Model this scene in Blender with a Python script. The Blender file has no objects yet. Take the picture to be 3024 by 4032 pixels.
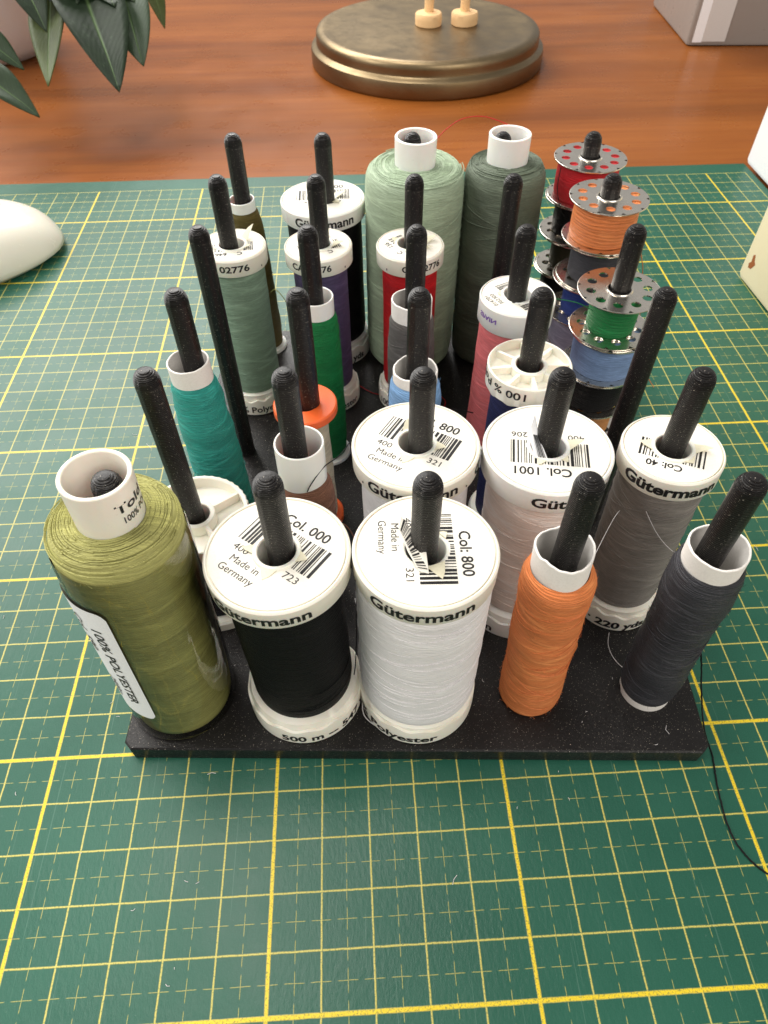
import bpy, math, random
from mathutils import Vector, Matrix, Quaternion
random.seed(7)
PI = math.pi
rad = math.radians
S = 0.01                                     # all lengths below are centimetres
scn = bpy.context.scene
col = scn.collection

# ------------------------------------------------------------------ camera
cam_d = bpy.data.cameras.new('camera')
cam = bpy.data.objects.new('camera', cam_d)
col.objects.link(cam)
right = Vector((0.99858586, -0.05278279, -0.00634448))
down = Vector((-0.04444474, -0.76338142, -0.64441716))
fwd = Vector((0.02917088, 0.64378784, -0.76464781))
m = Matrix(((right.x, -down.x, -fwd.x, 2.1801 * S),
            (right.y, -down.y, -fwd.y, -1.0680 * S),
            (right.z, -down.z, -fwd.z, 15.3243 * S),
            (0, 0, 0, 1)))
cam.matrix_world = m
cam_d.sensor_fit = 'VERTICAL'
cam_d.sensor_height = 36.0
cam_d.sensor_width = 27.0
cam_d.lens = 2689.92 / 4032 * 36.0
cam_d.clip_start = 0.005
cam_d.clip_end = 50
cam_d.dof.use_dof = True
cam_d.dof.focus_distance = 0.135
cam_d.dof.aperture_fstop = 58
scn.camera = cam
scn.render.resolution_x = 768
scn.render.resolution_y = 1024

# ------------------------------------------------------------------ light
world = bpy.data.worlds.new('World')
scn.world = world
world.use_nodes = True
bg = world.node_tree.nodes['Background']
bg.inputs[0].default_value = (1.0, 0.975, 0.94, 1)
bg.inputs[1].default_value = 0.41


def area(name, loc, target, sx, sy, power, color):
    d = bpy.data.lights.new(name, 'AREA')
    d.shape = 'RECTANGLE'
    d.size = sx * S
    d.size_y = sy * S
    d.energy = power
    d.color = color
    o = bpy.data.objects.new(name, d)
    col.objects.link(o)
    o.location = Vector(loc) * S
    o.rotation_euler = (Vector(target) - Vector(loc)).to_track_quat('-Z', 'Y').to_euler()
    return o


area('window_light', (-44, 98, 76), (3, 15, 0), 120, 48, 19.5, (1.0, 0.975, 0.935))
area('side_window_light', (-95, 10, 60), (3, 12, 2), 60, 60, 7.0, (1.0, 0.97, 0.93))
area('ceiling_light', (-26, 30, 140), (3, 12, 0), 50, 40, 8.5, (1.0, 0.95, 0.88))
area('room_fill_light', (55, -75, 75), (3, 12, 2), 90, 70, 8.0, (1.0, 0.94, 0.86))  # added fill from the front right to brighten the spool fronts

scn.view_settings.view_transform = 'Standard'
scn.view_settings.look = 'None'
scn.view_settings.exposure = 0.0
scn.view_settings.gamma = 1.0
scn.view_settings.use_curve_mapping = False


# ------------------------------------------------------------------ node helpers
def lin(c):
    c = c / 255.0
    return c / 12.92 if c <= 0.04045 else ((c + 0.055) / 1.055) ** 2.4


def rgb(r, g, b):
    return (lin(r), lin(g), lin(b), 1.0)


class Nodes:
    def __init__(self, name):
        self.mat = bpy.data.materials.new(name)
        self.mat.use_nodes = True
        self.t = self.mat.node_tree
        self.bsdf = self.t.nodes['Principled BSDF']
        self.out = self.t.nodes['Material Output']

    def new(self, kind, **props):
        n = self.t.nodes.new(kind)
        for k, v in props.items():
            setattr(n, k, v)
        return n

    def put(self, sock, val):
        if isinstance(val, bpy.types.NodeSocket):
            self.t.links.new(val, sock)
        else:
            sock.default_value = val

    def m(self, op, a, b=0.0, c=0.0, clamp=False):
        n = self.new('ShaderNodeMath', operation=op, use_clamp=clamp)
        self.put(n.inputs[0], a)
        self.put(n.inputs[1], b)
        self.put(n.inputs[2], c)
        return n.outputs[0]

    def coord(self, which='Object', scale=(100, 100, 100), rot=(0, 0, 0)):
        tc = self.new('ShaderNodeTexCoord')
        mp = self.new('ShaderNodeMapping')
        mp.inputs['Scale'].default_value = scale
        mp.inputs['Rotation'].default_value = rot
        self.t.links.new(tc.outputs[which], mp.inputs[0])
        return mp.outputs[0]

    def xyz(self, v):
        n = self.new('ShaderNodeSeparateXYZ')
        self.t.links.new(v, n.inputs[0])
        return n.outputs

    def noise(self, v, scale, detail=3, rough=0.55, dist=0.0):
        n = self.new('ShaderNodeTexNoise')
        if v is not None:
            self.t.links.new(v, n.inputs['Vector'])
        n.inputs['Scale'].default_value = scale
        n.inputs['Detail'].default_value = detail
        n.inputs['Roughness'].default_value = rough
        n.inputs['Distortion'].default_value = dist
        return n.outputs['Fac']

    def voronoi(self, v, scale, out='Distance'):
        n = self.new('ShaderNodeTexVoronoi')
        self.t.links.new(v, n.inputs['Vector'])
        n.inputs['Scale'].default_value = scale
        return n.outputs[out]

    def ramp(self, fac, stops):
        n = self.new('ShaderNodeValToRGB')
        e = n.color_ramp.elements
        e[0].position, e[0].color = stops[0]
        e[1].position, e[1].color = stops[-1]
        for p, c in stops[1:-1]:
            x = e.new(p)
            x.color = c
        self.t.links.new(fac, n.inputs[0])
        return n.outputs['Color']

    def mix(self, fac, a, b, blend='MIX'):
        n = self.new('ShaderNodeMix', data_type='RGBA', blend_type=blend)
        self.put(n.inputs['Factor'], fac)
        self.put(n.inputs['A'], a)
        self.put(n.inputs['B'], b)
        return n.outputs['Result']

    def maprange(self, v, a, b, c=0.0, d=1.0):
        n = self.new('ShaderNodeMapRange')
        self.put(n.inputs[0], v)
        for i, x in enumerate((a, b, c, d)):
            n.inputs[i + 1].default_value = x
        return n.outputs[0]

    def bump(self, h, dist, strength=1.0, normal=None):
        n = self.new('ShaderNodeBump')
        self.t.links.new(h, n.inputs['Height'])
        n.inputs['Distance'].default_value = dist * S
        n.inputs['Strength'].default_value = strength
        if normal is not None:
            self.t.links.new(normal, n.inputs['Normal'])
        return n.outputs['Normal']

    def set(self, **kw):
        names = dict(color='Base Color', rough='Roughness', metal='Metallic', normal='Normal', spec='Specular IOR Level',
                     sheen='Sheen Weight', sheen_rough='Sheen Roughness', coat='Coat Weight', coat_rough='Coat Roughness',
                     sss='Subsurface Weight', sss_scale='Subsurface Scale', sheen_tint='Sheen Tint', trans='Transmission Weight',
                     aniso='Anisotropic', ior='IOR')
        for k, v in kw.items():
            self.put(self.bsdf.inputs[names[k]], v)
        return self.mat


# ------------------------------------------------------------------ materials
def wood_material():
    n = Nodes('polished_wood')
    v = n.coord(scale=(100, 100, 100))
    vs = n.coord(scale=(5.0, 60, 100))
    big = n.noise(vs, 0.35, 5, 0.6, 0.4)
    fine = n.noise(n.coord(scale=(9, 260, 100)), 1.0, 4, 0.65)
    pore = n.noise(n.coord(scale=(22, 620, 100)), 1.0, 2, 0.5)
    c = n.ramp(big, [(0.3, rgb(80, 42, 15)), (0.5, rgb(122, 68, 25)), (0.7, rgb(146, 85, 35))])
    c = n.mix(n.maprange(fine, 0.40, 0.75, 0, 0.6), c, rgb(112, 54, 18))
    c = n.mix(n.maprange(pore, 0.58, 0.72, 0, 0.28), c, rgb(74, 32, 10))
    cloud = n.noise(v, 0.06, 3)
    c = n.mix(n.maprange(cloud, 0.35, 0.7, 0, 0.3), c, rgb(156, 94, 42))
    sm = n.noise(v, 0.35, 4, 0.6)
    return n.set(color=c, rough=n.maprange(sm, 0.3, 0.7, 0.24, 0.36), spec=0.15,
                 normal=n.bump(fine, 0.01, 0.25))


def mat_material():
    n = Nodes('cutting_mat')
    v = n.coord()
    jit = n.noise(v, 3.0, 2)
    x, y, z = n.xyz(v)
    x = n.m('ADD', x, n.m('MULTIPLY', n.m('SUBTRACT', jit, 0.5), 0.02))
    y = n.m('ADD', y, n.m('MULTIPLY', n.m('SUBTRACT', jit, 0.5), 0.02))

    def dist(a, period, off=0.0):
        s = n.m('ADD', n.m('DIVIDE', n.m('ADD', a, off), period), 0.5)
        f = n.m('SUBTRACT', n.m('FRACT', s), 0.5)
        return n.m('MULTIPLY', n.m('ABSOLUTE', f), period)

    def line(d, w, soft=0.012):
        return n.m('SUBTRACT', 1.0, n.maprange(d, w - soft, w + soft), clamp=True)
    lx1, ly1 = line(dist(x, 1), 0.0135), line(dist(y, 1), 0.0135)
    lx5, ly5 = line(dist(x, 5), 0.036), line(dist(y, 5), 0.038)
    dxh, dyh = dist(x, 1, 0.5), dist(y, 1, 0.5)
    gapx, gapy = line(dist(x, 0.5), 0.185, 0.02), line(dist(y, 0.5), 0.185, 0.02)
    dsh = n.m('MAXIMUM', n.m('MULTIPLY', line(dxh, 0.0065, 0.006), gapy), n.m('MULTIPLY', line(dyh, 0.0065, 0.006), gapx))
    l = n.m('MAXIMUM', n.m('MAXIMUM', lx1, ly1), n.m('MULTIPLY', dsh, 0.55))
    l = n.m('MAXIMUM', l, n.m('MAXIMUM', lx5, ly5))
    # the printed grid ends at its border
    ins = n.m('MULTIPLY', n.m('MULTIPLY', n.m('LESS_THAN', y, 33.03), n.m('LESS_THAN', x, 22.03)),
              n.m('MULTIPLY', n.m('GREATER_THAN', y, -11.03), n.m('GREATER_THAN', x, -37.03)))
    wear = n.noise(v, 28, 3, 0.6)
    l = n.m('MULTIPLY', n.m('MULTIPLY', l, ins), n.maprange(wear, 0.33, 0.5, 0.35, 1.0))
    bold = n.m('MAXIMUM', lx5, ly5)
    cloud = n.noise(v, 0.25, 4)
    speck = n.noise(v, 40, 2, 0.5)
    g = n.ramp(cloud, [(0.3, rgb(24, 76, 60)), (0.7, rgb(30, 87, 69))])
    g = n.mix(n.maprange(speck, 0.4, 0.75, 0, 0.3), g, rgb(46, 100, 84))
    yel = n.mix(bold, rgb(206, 192, 96), rgb(222, 194, 40))
    c = n.mix(l, g, yel)
    for rz_, sc_ in ((0.4, (1500, 14.0, 100)), (1.9, (1700, 11.0, 100)), (2.7, (1400, 16.0, 100))):
        cut = n.noise(n.coord(scale=sc_, rot=(0, 0, rz_)), 1.3, 1, 0.4)
        c = n.mix(n.maprange(cut, 0.74, 0.77, 0, 0.12), c, rgb(140, 170, 156))
    dust = n.noise(v, 9, 4, 0.7)
    c = n.mix(n.maprange(dust, 0.66, 0.8, 0, 0.12), c, rgb(200, 205, 200))
    grain = n.noise(n.coord(scale=(100, 42, 100), rot=(0, 0, 0.35)), 13, 3, 0.6)
    h = n.m('ADD', grain, n.m('MULTIPLY', l, 0.3))
    smud = n.noise(v, 0.5, 4, 0.6)
    return n.set(color=c, rough=n.maprange(smud, 0.3, 0.7, 0.33, 0.42), spec=0.36, normal=n.bump(h, 0.012, 0.5))


def printed_material(name, lines):
    """black glittery 3D-printed plastic"""
    n = Nodes(name)
    v = n.coord()
    vr = n.voronoi(v, 13)
    size = n.noise(v, 9, 1)
    sp = n.m('LESS_THAN', vr, n.maprange(size, 0.54, 0.76, 0.0, 0.17))
    vr2 = n.voronoi(v, 34)
    sp2 = n.m('LESS_THAN', vr2, n.maprange(n.noise(v, 30, 1), 0.42, 0.72, 0.0, 0.3))
    sp = n.m('MAXIMUM', sp, n.m('MULTIPLY', sp2, 0.5))
    c = n.mix(sp, rgb(24, 22, 22), rgb(195, 186, 172))
    w = n.new('ShaderNodeTexWave', wave_type='BANDS', bands_direction='X' if lines == 'diag' else 'Z', wave_profile='SIN')
    n.t.links.new(n.coord(rot=(0, 0, rad(52)) if lines == 'diag' else (0, 0, 0)), w.inputs['Vector'])
    w.inputs['Scale'].default_value = 4.4 if lines == 'diag' else 7.5
    w.inputs['Distortion'].default_value = 0.25
    w.inputs['Detail'].default_value = 1.0
    h = n.m('ADD', n.m('MULTIPLY', w.outputs['Fac'], 0.22 if lines == 'diag' else 0.7), n.m('MULTIPLY', n.noise(v, 14, 4, 0.65), 1.6))
    return n.set(color=c, rough=n.maprange(n.noise(v, 3, 2), 0.3, 0.7, 0.28, 0.42), spec=0.32,
                 normal=n.bump(h, 0.012, 0.6 if lines == 'diag' else 0.4))


def plastic_material(name, c, rough=0.35, spot=0.06, sss=0.0, warm=(222, 205, 168)):
    n = Nodes(name)
    v = n.coord()
    a = n.noise(v, 1.1, 4, 0.6)
    b = n.noise(v, 14, 3, 0.6)
    k = n.mix(n.maprange(a, 0.45, 0.8, 0, spot * 5), rgb(*c), rgb(*warm))
    k = n.mix(n.maprange(b, 0.62, 0.8, 0, spot * 2.5), k, rgb(max(c[0] - 70, 0), max(c[1] - 72, 0), max(c[2] - 76, 0)))
    return n.set(color=k, rough=n.maprange(a, 0.3, 0.7, rough - 0.05, rough + 0.08), spec=0.45, sss=sss, sss_scale=0.002,
                 normal=n.bump(n.noise(v, 6, 3), 0.01, 0.2))


def paper_material(name, c):
    n = Nodes(name)
    v = n.coord()
    f = n.noise(v, 25, 4, 0.65)
    k = n.mix(n.maprange(f, 0.45, 0.8, 0, 0.25), rgb(*c), rgb(c[0] - 45, c[1] - 50, c[2] - 55))
    return n.set(color=k, rough=0.75, spec=0.25, normal=n.bump(f, 0.01, 0.4))


def thread_material(name, c, pitch=0.042, gloss=0.62, fuzz=0.25, cross=0.5, tilt=0.05, bands=0.35, relief=1.0, lay_p=0.62, lay_a=0.42, spec=0.3, lift=14, shade=0.45):
    """wound thread; UV = (arc length, height) in cm"""
    n = Nodes(name)
    uv = n.coord('UV', (1, 1, 1))
    u, vv, _ = n.xyz(uv)
    nz = n.noise(n.coord('UV', (0.6, 5.0, 1)), 1.0, 3)
    warp = n.m('MULTIPLY', n.m('SUBTRACT', nz, 0.5), 0.22)
    h0 = n.m('ADD', n.m('ADD', vv, n.m('MULTIPLY', u, tilt)), warp)

    def rib(h, p):
        s = n.m('MULTIPLY', h, 2 * PI / p)
        return n.m('ADD', n.m('MULTIPLY', n.m('SINE', s), 0.5), 0.5)
    r1 = rib(h0, pitch)
    h1 = n.m('ADD', n.m('SUBTRACT', vv, n.m('MULTIPLY', u, 0.16)), n.m('MULTIPLY', warp, 1.6))
    r2 = n.m('POWER', rib(h1, pitch * 9.0), 14.0)
    h2 = n.m('ADD', n.m('ADD', vv, n.m('MULTIPLY', u, 0.26)), n.m('MULTIPLY', warp, 1.2))
    r3 = n.m('POWER', rib(h2, pitch * 14.3), 18.0)
    cr = n.m('MULTIPLY', n.m('MAXIMUM', r2, r3), n.maprange(n.noise(n.coord('UV', (0.7, 1.4, 1)), 1.0, 2), 0.42, 0.6))
    twist = n.noise(n.coord('UV', (26, 60, 1)), 1.0, 2, 0.6)
    band = n.noise(n.coord('UV', (0.25, 3.2, 1)), 1.0, 3, 0.6)
    fib = n.noise(n.coord('UV', (5, 40, 1)), 1.0, 3, 0.7)
    h3 = n.m('ADD', n.m('ADD', vv, n.m('MULTIPLY', u, 0.10)), n.m('MULTIPLY', warp, 1.5))
    lay = n.m('FRACT', n.m('DIVIDE', h3, lay_p))
    h4 = n.m('ADD', n.m('SUBTRACT', vv, n.m('MULTIPLY', u, 0.13)), n.m('MULTIPLY', warp, 1.2))
    lay2 = n.m('FRACT', n.m('DIVIDE', h4, lay_p * 1.37))
    lays = n.m('MULTIPLY', n.m('ADD', lay, n.m('MULTIPLY', lay2, 0.7)), 0.59)
    dark = rgb(*[max(4, int(k * 0.70)) for k in c])
    light = rgb(*[min(252, int(k * 1.06 + lift)) for k in c])
    k = n.mix(n.maprange(r1, 0.0, 0.75, shade, 0.0), rgb(*c), dark)
    k = n.mix(n.maprange(band, 0.38, 0.62, bands, 0.0), k, dark)
    k = n.mix(n.m('MULTIPLY', lays, lay_a), k, dark)
    k = n.mix(n.maprange(fib, 0.5, 0.75, 0, 0.5), k, light)
    k = n.mix(n.m('MULTIPLY', cr, cross), k, light)
    h = n.m('ADD', n.m('MULTIPLY', r1, 0.4), n.m('MULTIPLY', cr, 0.9 * cross + 0.1))
    h = n.m('ADD', h, n.m('MULTIPLY', lays, -1.3))
    h = n.m('ADD', h, n.m('MULTIPLY', twist, 0.6))
    h = n.m('ADD', h, n.m('MULTIPLY', fib, 0.4))
    return n.set(color=k, rough=gloss, spec=spec, sheen=fuzz, sheen_rough=0.5, sheen_tint=light,
                 normal=n.bump(h, 0.022 * relief, 0.75))


def strand_material(name, c):
    n = Nodes(name)
    f = n.noise(n.coord(), 30, 2)
    k = n.mix(f, rgb(*c), rgb(*[min(255, int(x * 0.7)) for x in c]))
    return n.set(color=k, rough=0.6, spec=0.3)


def metal_material(name, c, rough, scratch=0.5, patina=None, dirt=0.35):
    n = Nodes(name)
    v = n.coord()
    a = n.noise(v, 0.8, 4, 0.65)
    b = n.noise(n.coord(scale=(100, 100, 100)), 12, 4, 0.7)
    k = n.mix(n.maprange(b, 0.4, 0.8, 0, dirt), rgb(*c), rgb(*[int(x * 0.6) for x in c]))
    if patina:
        k = n.mix(n.maprange(a, 0.4, 0.7, 0, 0.2), k, rgb(*patina))
    return n.set(color=k, metal=1.0, rough=n.maprange(a, 0.3, 0.7, rough, rough + 0.14), normal=n.bump(n.m('ADD', n.m('MULTIPLY', b, 0.2), n.noise(v, 1.3, 2)), 0.05, 0.25 * scratch + 0.08))


def film_material():
    n = Nodes('clear_film')
    t = n.t
    tr = n.new('ShaderNodeBsdfTransparent')
    tr.inputs[0].default_value = (0.97, 0.97, 0.95, 1)
    gl = n.new('ShaderNodeBsdfGlossy')
    gl.inputs['Roughness'].default_value = 0.07
    fr = n.new('ShaderNodeFresnel')
    fr.inputs['IOR'].default_value = 1.5
    cr = n.noise(n.coord(scale=(100, 100, 30)), 1.5, 3)
    nm = n.bump(cr, 0.08, 0.5)
    t.links.new(nm, gl.inputs['Normal'])
    t.links.new(nm, fr.inputs['Normal'])
    mx = n.new('ShaderNodeMixShader')
    t.links.new(n.m('MULTIPLY', fr.outputs[0], 1.3, clamp=True), mx.inputs[0])
    t.links.new(tr.outputs[0], mx.inputs[1])
    t.links.new(gl.outputs[0], mx.inputs[2])
    t.links.new(mx.outputs[0], n.out.inputs['Surface'])
    return n.mat


def leaf_material(name, a, b):
    n = Nodes(name)
    uv = n.coord('UV', (1, 1, 1))
    u, v, _ = n.xyz(uv)
    mid = n.m('SUBTRACT', 1.0, n.maprange(n.m('ABSOLUTE', n.m('SUBTRACT', u, 0.5)), 0.0, 0.035), clamp=True)
    vein = n.new('ShaderNodeTexWave')
    n.t.links.new(n.coord('UV', (3, 9, 1), (0, 0, 0.5)), vein.inputs['Vector'])
    vein.inputs['Scale'].default_value = 1.2
    vein.inputs['Distortion'].default_value = 2.5
    f = n.noise(n.coord('UV', (4, 14, 1)), 1.2, 4, 0.65)
    k = n.mix(f, rgb(*a), rgb(*b))
    k = n.mix(n.m('MULTIPLY', mid, 0.5), k, rgb(120, 150, 96))
    blot = n.noise(n.coord('UV', (3, 9, 1)), 2.5, 4, 0.7)
    k = n.mix(n.maprange(blot, 0.58, 0.75, 0, 0.35), k, rgb(92, 116, 88))
    h = n.m('ADD', n.m('MULTIPLY', vein.outputs['Fac'], 0.07), n.m('MULTIPLY', mid, -0.8))
    return n.set(color=k, rough=0.5, spec=0.3, normal=n.bump(h, 0.08, 0.5))


M = {}
M['wood'] = wood_material()
M['mat'] = mat_material()
M['board'] = printed_material('printed_board', 'diag')
M['peg'] = printed_material('printed_peg', 'layers')
M['white'] = plastic_material('white_plastic', (240, 236, 224), 0.34, 0.05, 0.15)
M['white2'] = plastic_material('cool_white_plastic', (238, 237, 232), 0.32, 0.03, 0.15)
M['cream'] = plastic_material('cream_plastic', (240, 237, 226), 0.36, 0.06, 0.15)
M['sticker'] = paper_material('label_paper', (244, 240, 229))
M['paper'] = paper_material('cardboard_white', (240, 236, 230))
M['flap'] = paper_material('torn_label', (232, 226, 200))
M['ink'] = plastic_material('black_ink', (20, 18, 20), 0.5, 0.0, 0, (30, 30, 30))
M['grey_ink'] = plastic_material('grey_ink', (84, 82, 78), 0.6, 0.0, 0, (90, 90, 90))
M['purple_ink'] = plastic_material('purple_ink', (122, 84, 168), 0.6, 0.0, 0, (130, 95, 175))
M['orange_pl'] = plastic_material('orange_plastic', (242, 104, 46), 0.38, 0.02, 0.1, (235, 100, 40))
M['steel'] = metal_material('bobbin_steel', (232, 226, 216), 0.16, 0.3, (206, 198, 184), 0.12)
M['brass'] = metal_material('aged_brass', (134, 117, 90), 0.33, 0.05, (140, 123, 95), 0.12)
M['tin'] = metal_material('brushed_tin', (190, 184, 178), 0.42, 0.5)
M['film'] = film_material()
M['pale_wood'] = paper_material('pale_wood', (226, 188, 140))
M['mouse'] = plastic_material('glossy_white', (226, 222, 208), 0.22, 0.01, 0.1, (222, 214, 196))
M['pot'] = plastic_material('pot_glaze', (234, 233, 236), 0.4, 0.02)
M['card'] = paper_material('white_card', (242, 243, 245))
M['cream_paint'] = plastic_material('cream_paint', (240, 226, 190), 0.45, 0.04, 0, (226, 204, 160))
M['chip'] = paper_material('bare_wood_chip', (150, 90, 50))
M['leaf_dark'] = leaf_material('leaf_dark', (14, 26, 15), (36, 54, 31))
M['leaf_olive'] = leaf_material('leaf_olive', (54, 66, 30), (82, 94, 48))
M['leaf_grey'] = leaf_material('leaf_grey', (32, 46, 31), (58, 76, 52))
M['twig'] = paper_material('twig', (120, 84, 56))

TC = dict(olive=(186, 184, 112), black=(11, 10, 12), white=(246, 243, 244), orange=(243, 140, 80), charcoal=(58, 58, 64),
          brown=(142, 98, 76), blush=(252, 236, 226), grey=(142, 136, 131), teal=(52, 170, 158), creamt=(232, 216, 184),
          sky=(134, 178, 226), navy=(26, 30, 72), green=(18, 122, 62), midgrey=(96, 92, 90), coral=(252, 128, 130),
          sage=(138, 164, 142), purple=(84, 72, 108), red=(206, 24, 32), brownolive=(92, 80, 34), mint=(182, 202, 172),
          greygreen=(110, 122, 104), bobgreen=(10, 128, 62), lilac=(160, 158, 182), blue=(38, 62, 140), bobolive=(52, 48, 24),
          tan=(204, 140, 84), bobblack=(20, 20, 22), bobgrey=(64, 64, 70), boborange=(243, 138, 76), bobred=(196, 26, 36),
          bobblue=(136, 166, 212), inkblue=(20, 18, 30))
T = {}
for k_, c_ in TC.items():
    kw = {}
    if k_ in ('blush', 'teal', 'charcoal'):
        kw = dict(gloss=0.36, fuzz=0.1)
    if k_ == 'blush':
        kw = dict(gloss=0.4, fuzz=0.15, bands=0.15, lay_a=0.25, shade=0.2)
    if k_ in ('orange', 'charcoal', 'teal', 'sky', 'brown'):
        kw.update(relief=1.9, cross=0.8)
    if k_ in ('boborange', 'bobgreen'):
        kw = dict(pitch=0.085, gloss=0.42, tilt=0.03, relief=2.2)
    if k_ in ('mint', 'greygreen', 'olive'):
        kw = dict(pitch=0.05, cross=0.4, fuzz=0.35, lay_p=0.95, lay_a=0.65)
    if k_ == 'black' or k_ == 'bobblack' or k_ == 'inkblue':
        kw = dict(fuzz=0.1, cross=0.45, gloss=0.55, relief=1.6, spec=0.15, lift=6)
    if k_ == 'white':
        kw = dict(bands=0.10, cross=0.4, lay_a=0.16, shade=0.2)
    T[k_] = thread_material('thread_' + k_, c_, **kw)
ST = {k_: strand_material('strand_' + k_, TC[k_]) for k_ in ('white', 'black', 'orange', 'red', 'brown', 'charcoal', 'grey', 'green', 'boborange', 'sky', 'blush', 'teal', 'olive', 'greygreen', 'mint', 'midgrey', 'brownolive')}


# ------------------------------------------------------------------ mesh helpers
class MB:
    def __init__(self):
        self.v, self.f, self.uv = [], [], []

    def face(self, idx, uv=None):
        self.f.append(tuple(idx))
        self.uv.append(uv if uv else [(self.v[i][0], self.v[i][1]) for i in idx])

    def lathe(self, prof, n=64, rf=None, cx=0.0, cy=0.0, caps=(False, False), a0=PI / 2, closed=False):
        """prof: list of (r, z); rf(theta, r, z) -> (r, z)"""
        b = len(self.v)
        k = len(prof)
        arc = [0.0]
        for i in range(1, k):
            arc.append(arc[-1] + math.hypot(prof[i][0] - prof[i - 1][0], prof[i][1] - prof[i - 1][1]))
        rm = max(p[0] for p in prof)
        for i in range(n):
            th = a0 + 2 * PI * i / n
            for (r, z) in prof:
                if rf:
                    r, z = rf(th, r, z)
                self.v.append((cx + r * math.cos(th), cy + r * math.sin(th), z))
        kk = k if closed else k - 1
        for i in range(n):
            i2 = (i + 1) % n
            u0, u1 = 2 * PI * i / n * rm, 2 * PI * (i + 1) / n * rm
            for j in range(kk):
                j2 = (j + 1) % k
                a1 = arc[j2] if j2 else arc[j] + 0.1
                self.face((b + i * k + j, b + i2 * k + j, b + i2 * k + j2, b + i * k + j2),
                          [(u0, arc[j]), (u1, arc[j]), (u1, a1), (u0, a1)])
        if caps[0]:
            self.face([b + i * k for i in range(n)][::-1])
        if caps[1]:
            self.face([b + i * k + k - 1 for i in range(n)])
        return self

    def box(self, x0, x1, y0, y1, z0, z1):
        b = len(self.v)
        for z in (z0, z1):
            for (x, y) in ((x0, y0), (x1, y0), (x1, y1), (x0, y1)):
                self.v.append((x, y, z))
        for q in ((0, 3, 2, 1), (4, 5, 6, 7), (0, 1, 5, 4), (1, 2, 6, 5), (2, 3, 7, 6), (3, 0, 4, 7)):
            self.face([b + i for i in q])
        return self

    def prism(self, poly, z0, z1, bev=0.0):
        """counter-clockwise polygon extruded, with an optional bevel at the top edge"""
        b = len(self.v)
        k = len(poly)
        cx = sum(p[0] for p in poly) / k
        cy = sum(p[1] for p in poly) / k
        rings = [(0, z0), (0, z1 - bev), (bev, z1)] if bev else [(0, z0), (0, z1)]
        for inset, z in rings:
            for (x, y) in poly:
                d = math.hypot(x - cx, y - cy)
                s = (d - inset * 1.3) / d
                self.v.append((cx + (x - cx) * s, cy + (y - cy) * s, z))
        for q in range(len(rings) - 1):
            for i in range(k):
                j = (i + 1) % k
                self.face((b + q * k + i, b + q * k + j, b + (q + 1) * k + j, b + (q + 1) * k + i))
        self.face([b + i for i in range(k)][::-1])
        self.face([b + (len(rings) - 1) * k + i for i in range(k)])
        return self

    def tube(self, pts, r, n=5):
        b = len(self.v)
        P = [Vector(p) for p in pts]
        up = Vector((0.13, 0.27, 0.95))
        for i, p in enumerate(P):
            d = (P[min(i + 1, len(P) - 1)] - P[max(i - 1, 0)]).normalized()
            s = d.cross(up)
            if s.length < 1e-4:
                s = d.cross(Vector((1, 0, 0)))
            s.normalize()
            t = d.cross(s)
            rr = r(i / (len(P) - 1)) if callable(r) else r
            for k in range(n):
                a = 2 * PI * k / n
                q = p + (s * math.cos(a) + t * math.sin(a)) * rr
                self.v.append(tuple(q))
        for i in range(len(P) - 1):
            for k in range(n):
                k2 = (k + 1) % n
                self.face((b + i * n + k, b + i * n + k2, b + (i + 1) * n + k2, b + (i + 1) * n + k))
        self.face([b + k for k in range(n)])
        self.face([b + (len(P) - 1) * n + k for k in range(n)][::-1])
        return self

    def add(self, verts, faces):
        b = len(self.v)
        self.v += [tuple(q) for q in verts]
        for f in faces:
            self.face([b + i for i in f])
        return self

    def mesh(self, name, mat, smooth=True, auto=None):
        me = bpy.data.meshes.new(name)
        me.from_pydata([(x * S, y * S, z * S) for x, y, z in self.v], [], self.f)
        ul = me.uv_layers.new(name='uv')
        flat = [c for face in self.uv for p in face for c in p]
        ul.data.foreach_set('uv', flat)
        me.materials.append(mat)
        if smooth:
            me.polygons.foreach_set('use_smooth', [True] * len(me.polygons))
            if auto is not None:
                try:
                    me.set_sharp_from_angle(angle=rad(auto))
                except Exception:
                    pass
        me.update()
        return me

    def build(self, name, mat, parent=None, smooth=True, auto=35):
        me = self.mesh(name, mat, smooth, auto)
        o = bpy.data.objects.new(name, me)
        col.objects.link(o)
        if parent:
            o.parent = parent
        return o


def tag(o, label=None, cat=None, group=None, kind=None):
    for k, v in (('label', label), ('category', cat), ('group', group), ('kind', kind)):
        if v:
            o[k] = v
    return o


def thing(name, label, cat, base, top=None, rz=0.0, group=None):
    o = bpy.data.objects.new(name, None)
    o.empty_display_size = 0.005
    col.objects.link(o)
    o.location = Vector(base) * S
    q = Quaternion((0, 0, 1), rz)
    if top:
        ax = (Vector(top) - Vector(base)).normalized()
        q = Vector((0, 0, 1)).rotation_difference(ax) @ q
    o.rotation_mode = 'QUATERNION'
    o.rotation_quaternion = q
    return tag(o, label, cat, group)


_txt = {}


def text_geo(body, size, bold=0.0):
    key = (body, size, bold)
    if key not in _txt:
        cu = bpy.data.curves.new('t', 'FONT')
        cu.body = body
        cu.size = size
        cu.offset = bold
        cu.resolution_u = 3
        o = bpy.data.objects.new('t', cu)
        col.objects.link(o)
        dg = bpy.context.evaluated_depsgraph_get()
        dg.update()
        me = bpy.data.meshes.new_from_object(o.evaluated_get(dg))
        V = [tuple(p.co) for p in me.vertices]
        F = [tuple(p.vertices) for p in me.polygons]
        bpy.data.objects.remove(o)
        bpy.data.curves.remove(cu)
        bpy.data.meshes.remove(me)
        w = max(p[0] for p in V) if V else 0
        _txt[key] = (V, F, w)
    return _txt[key]


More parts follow.
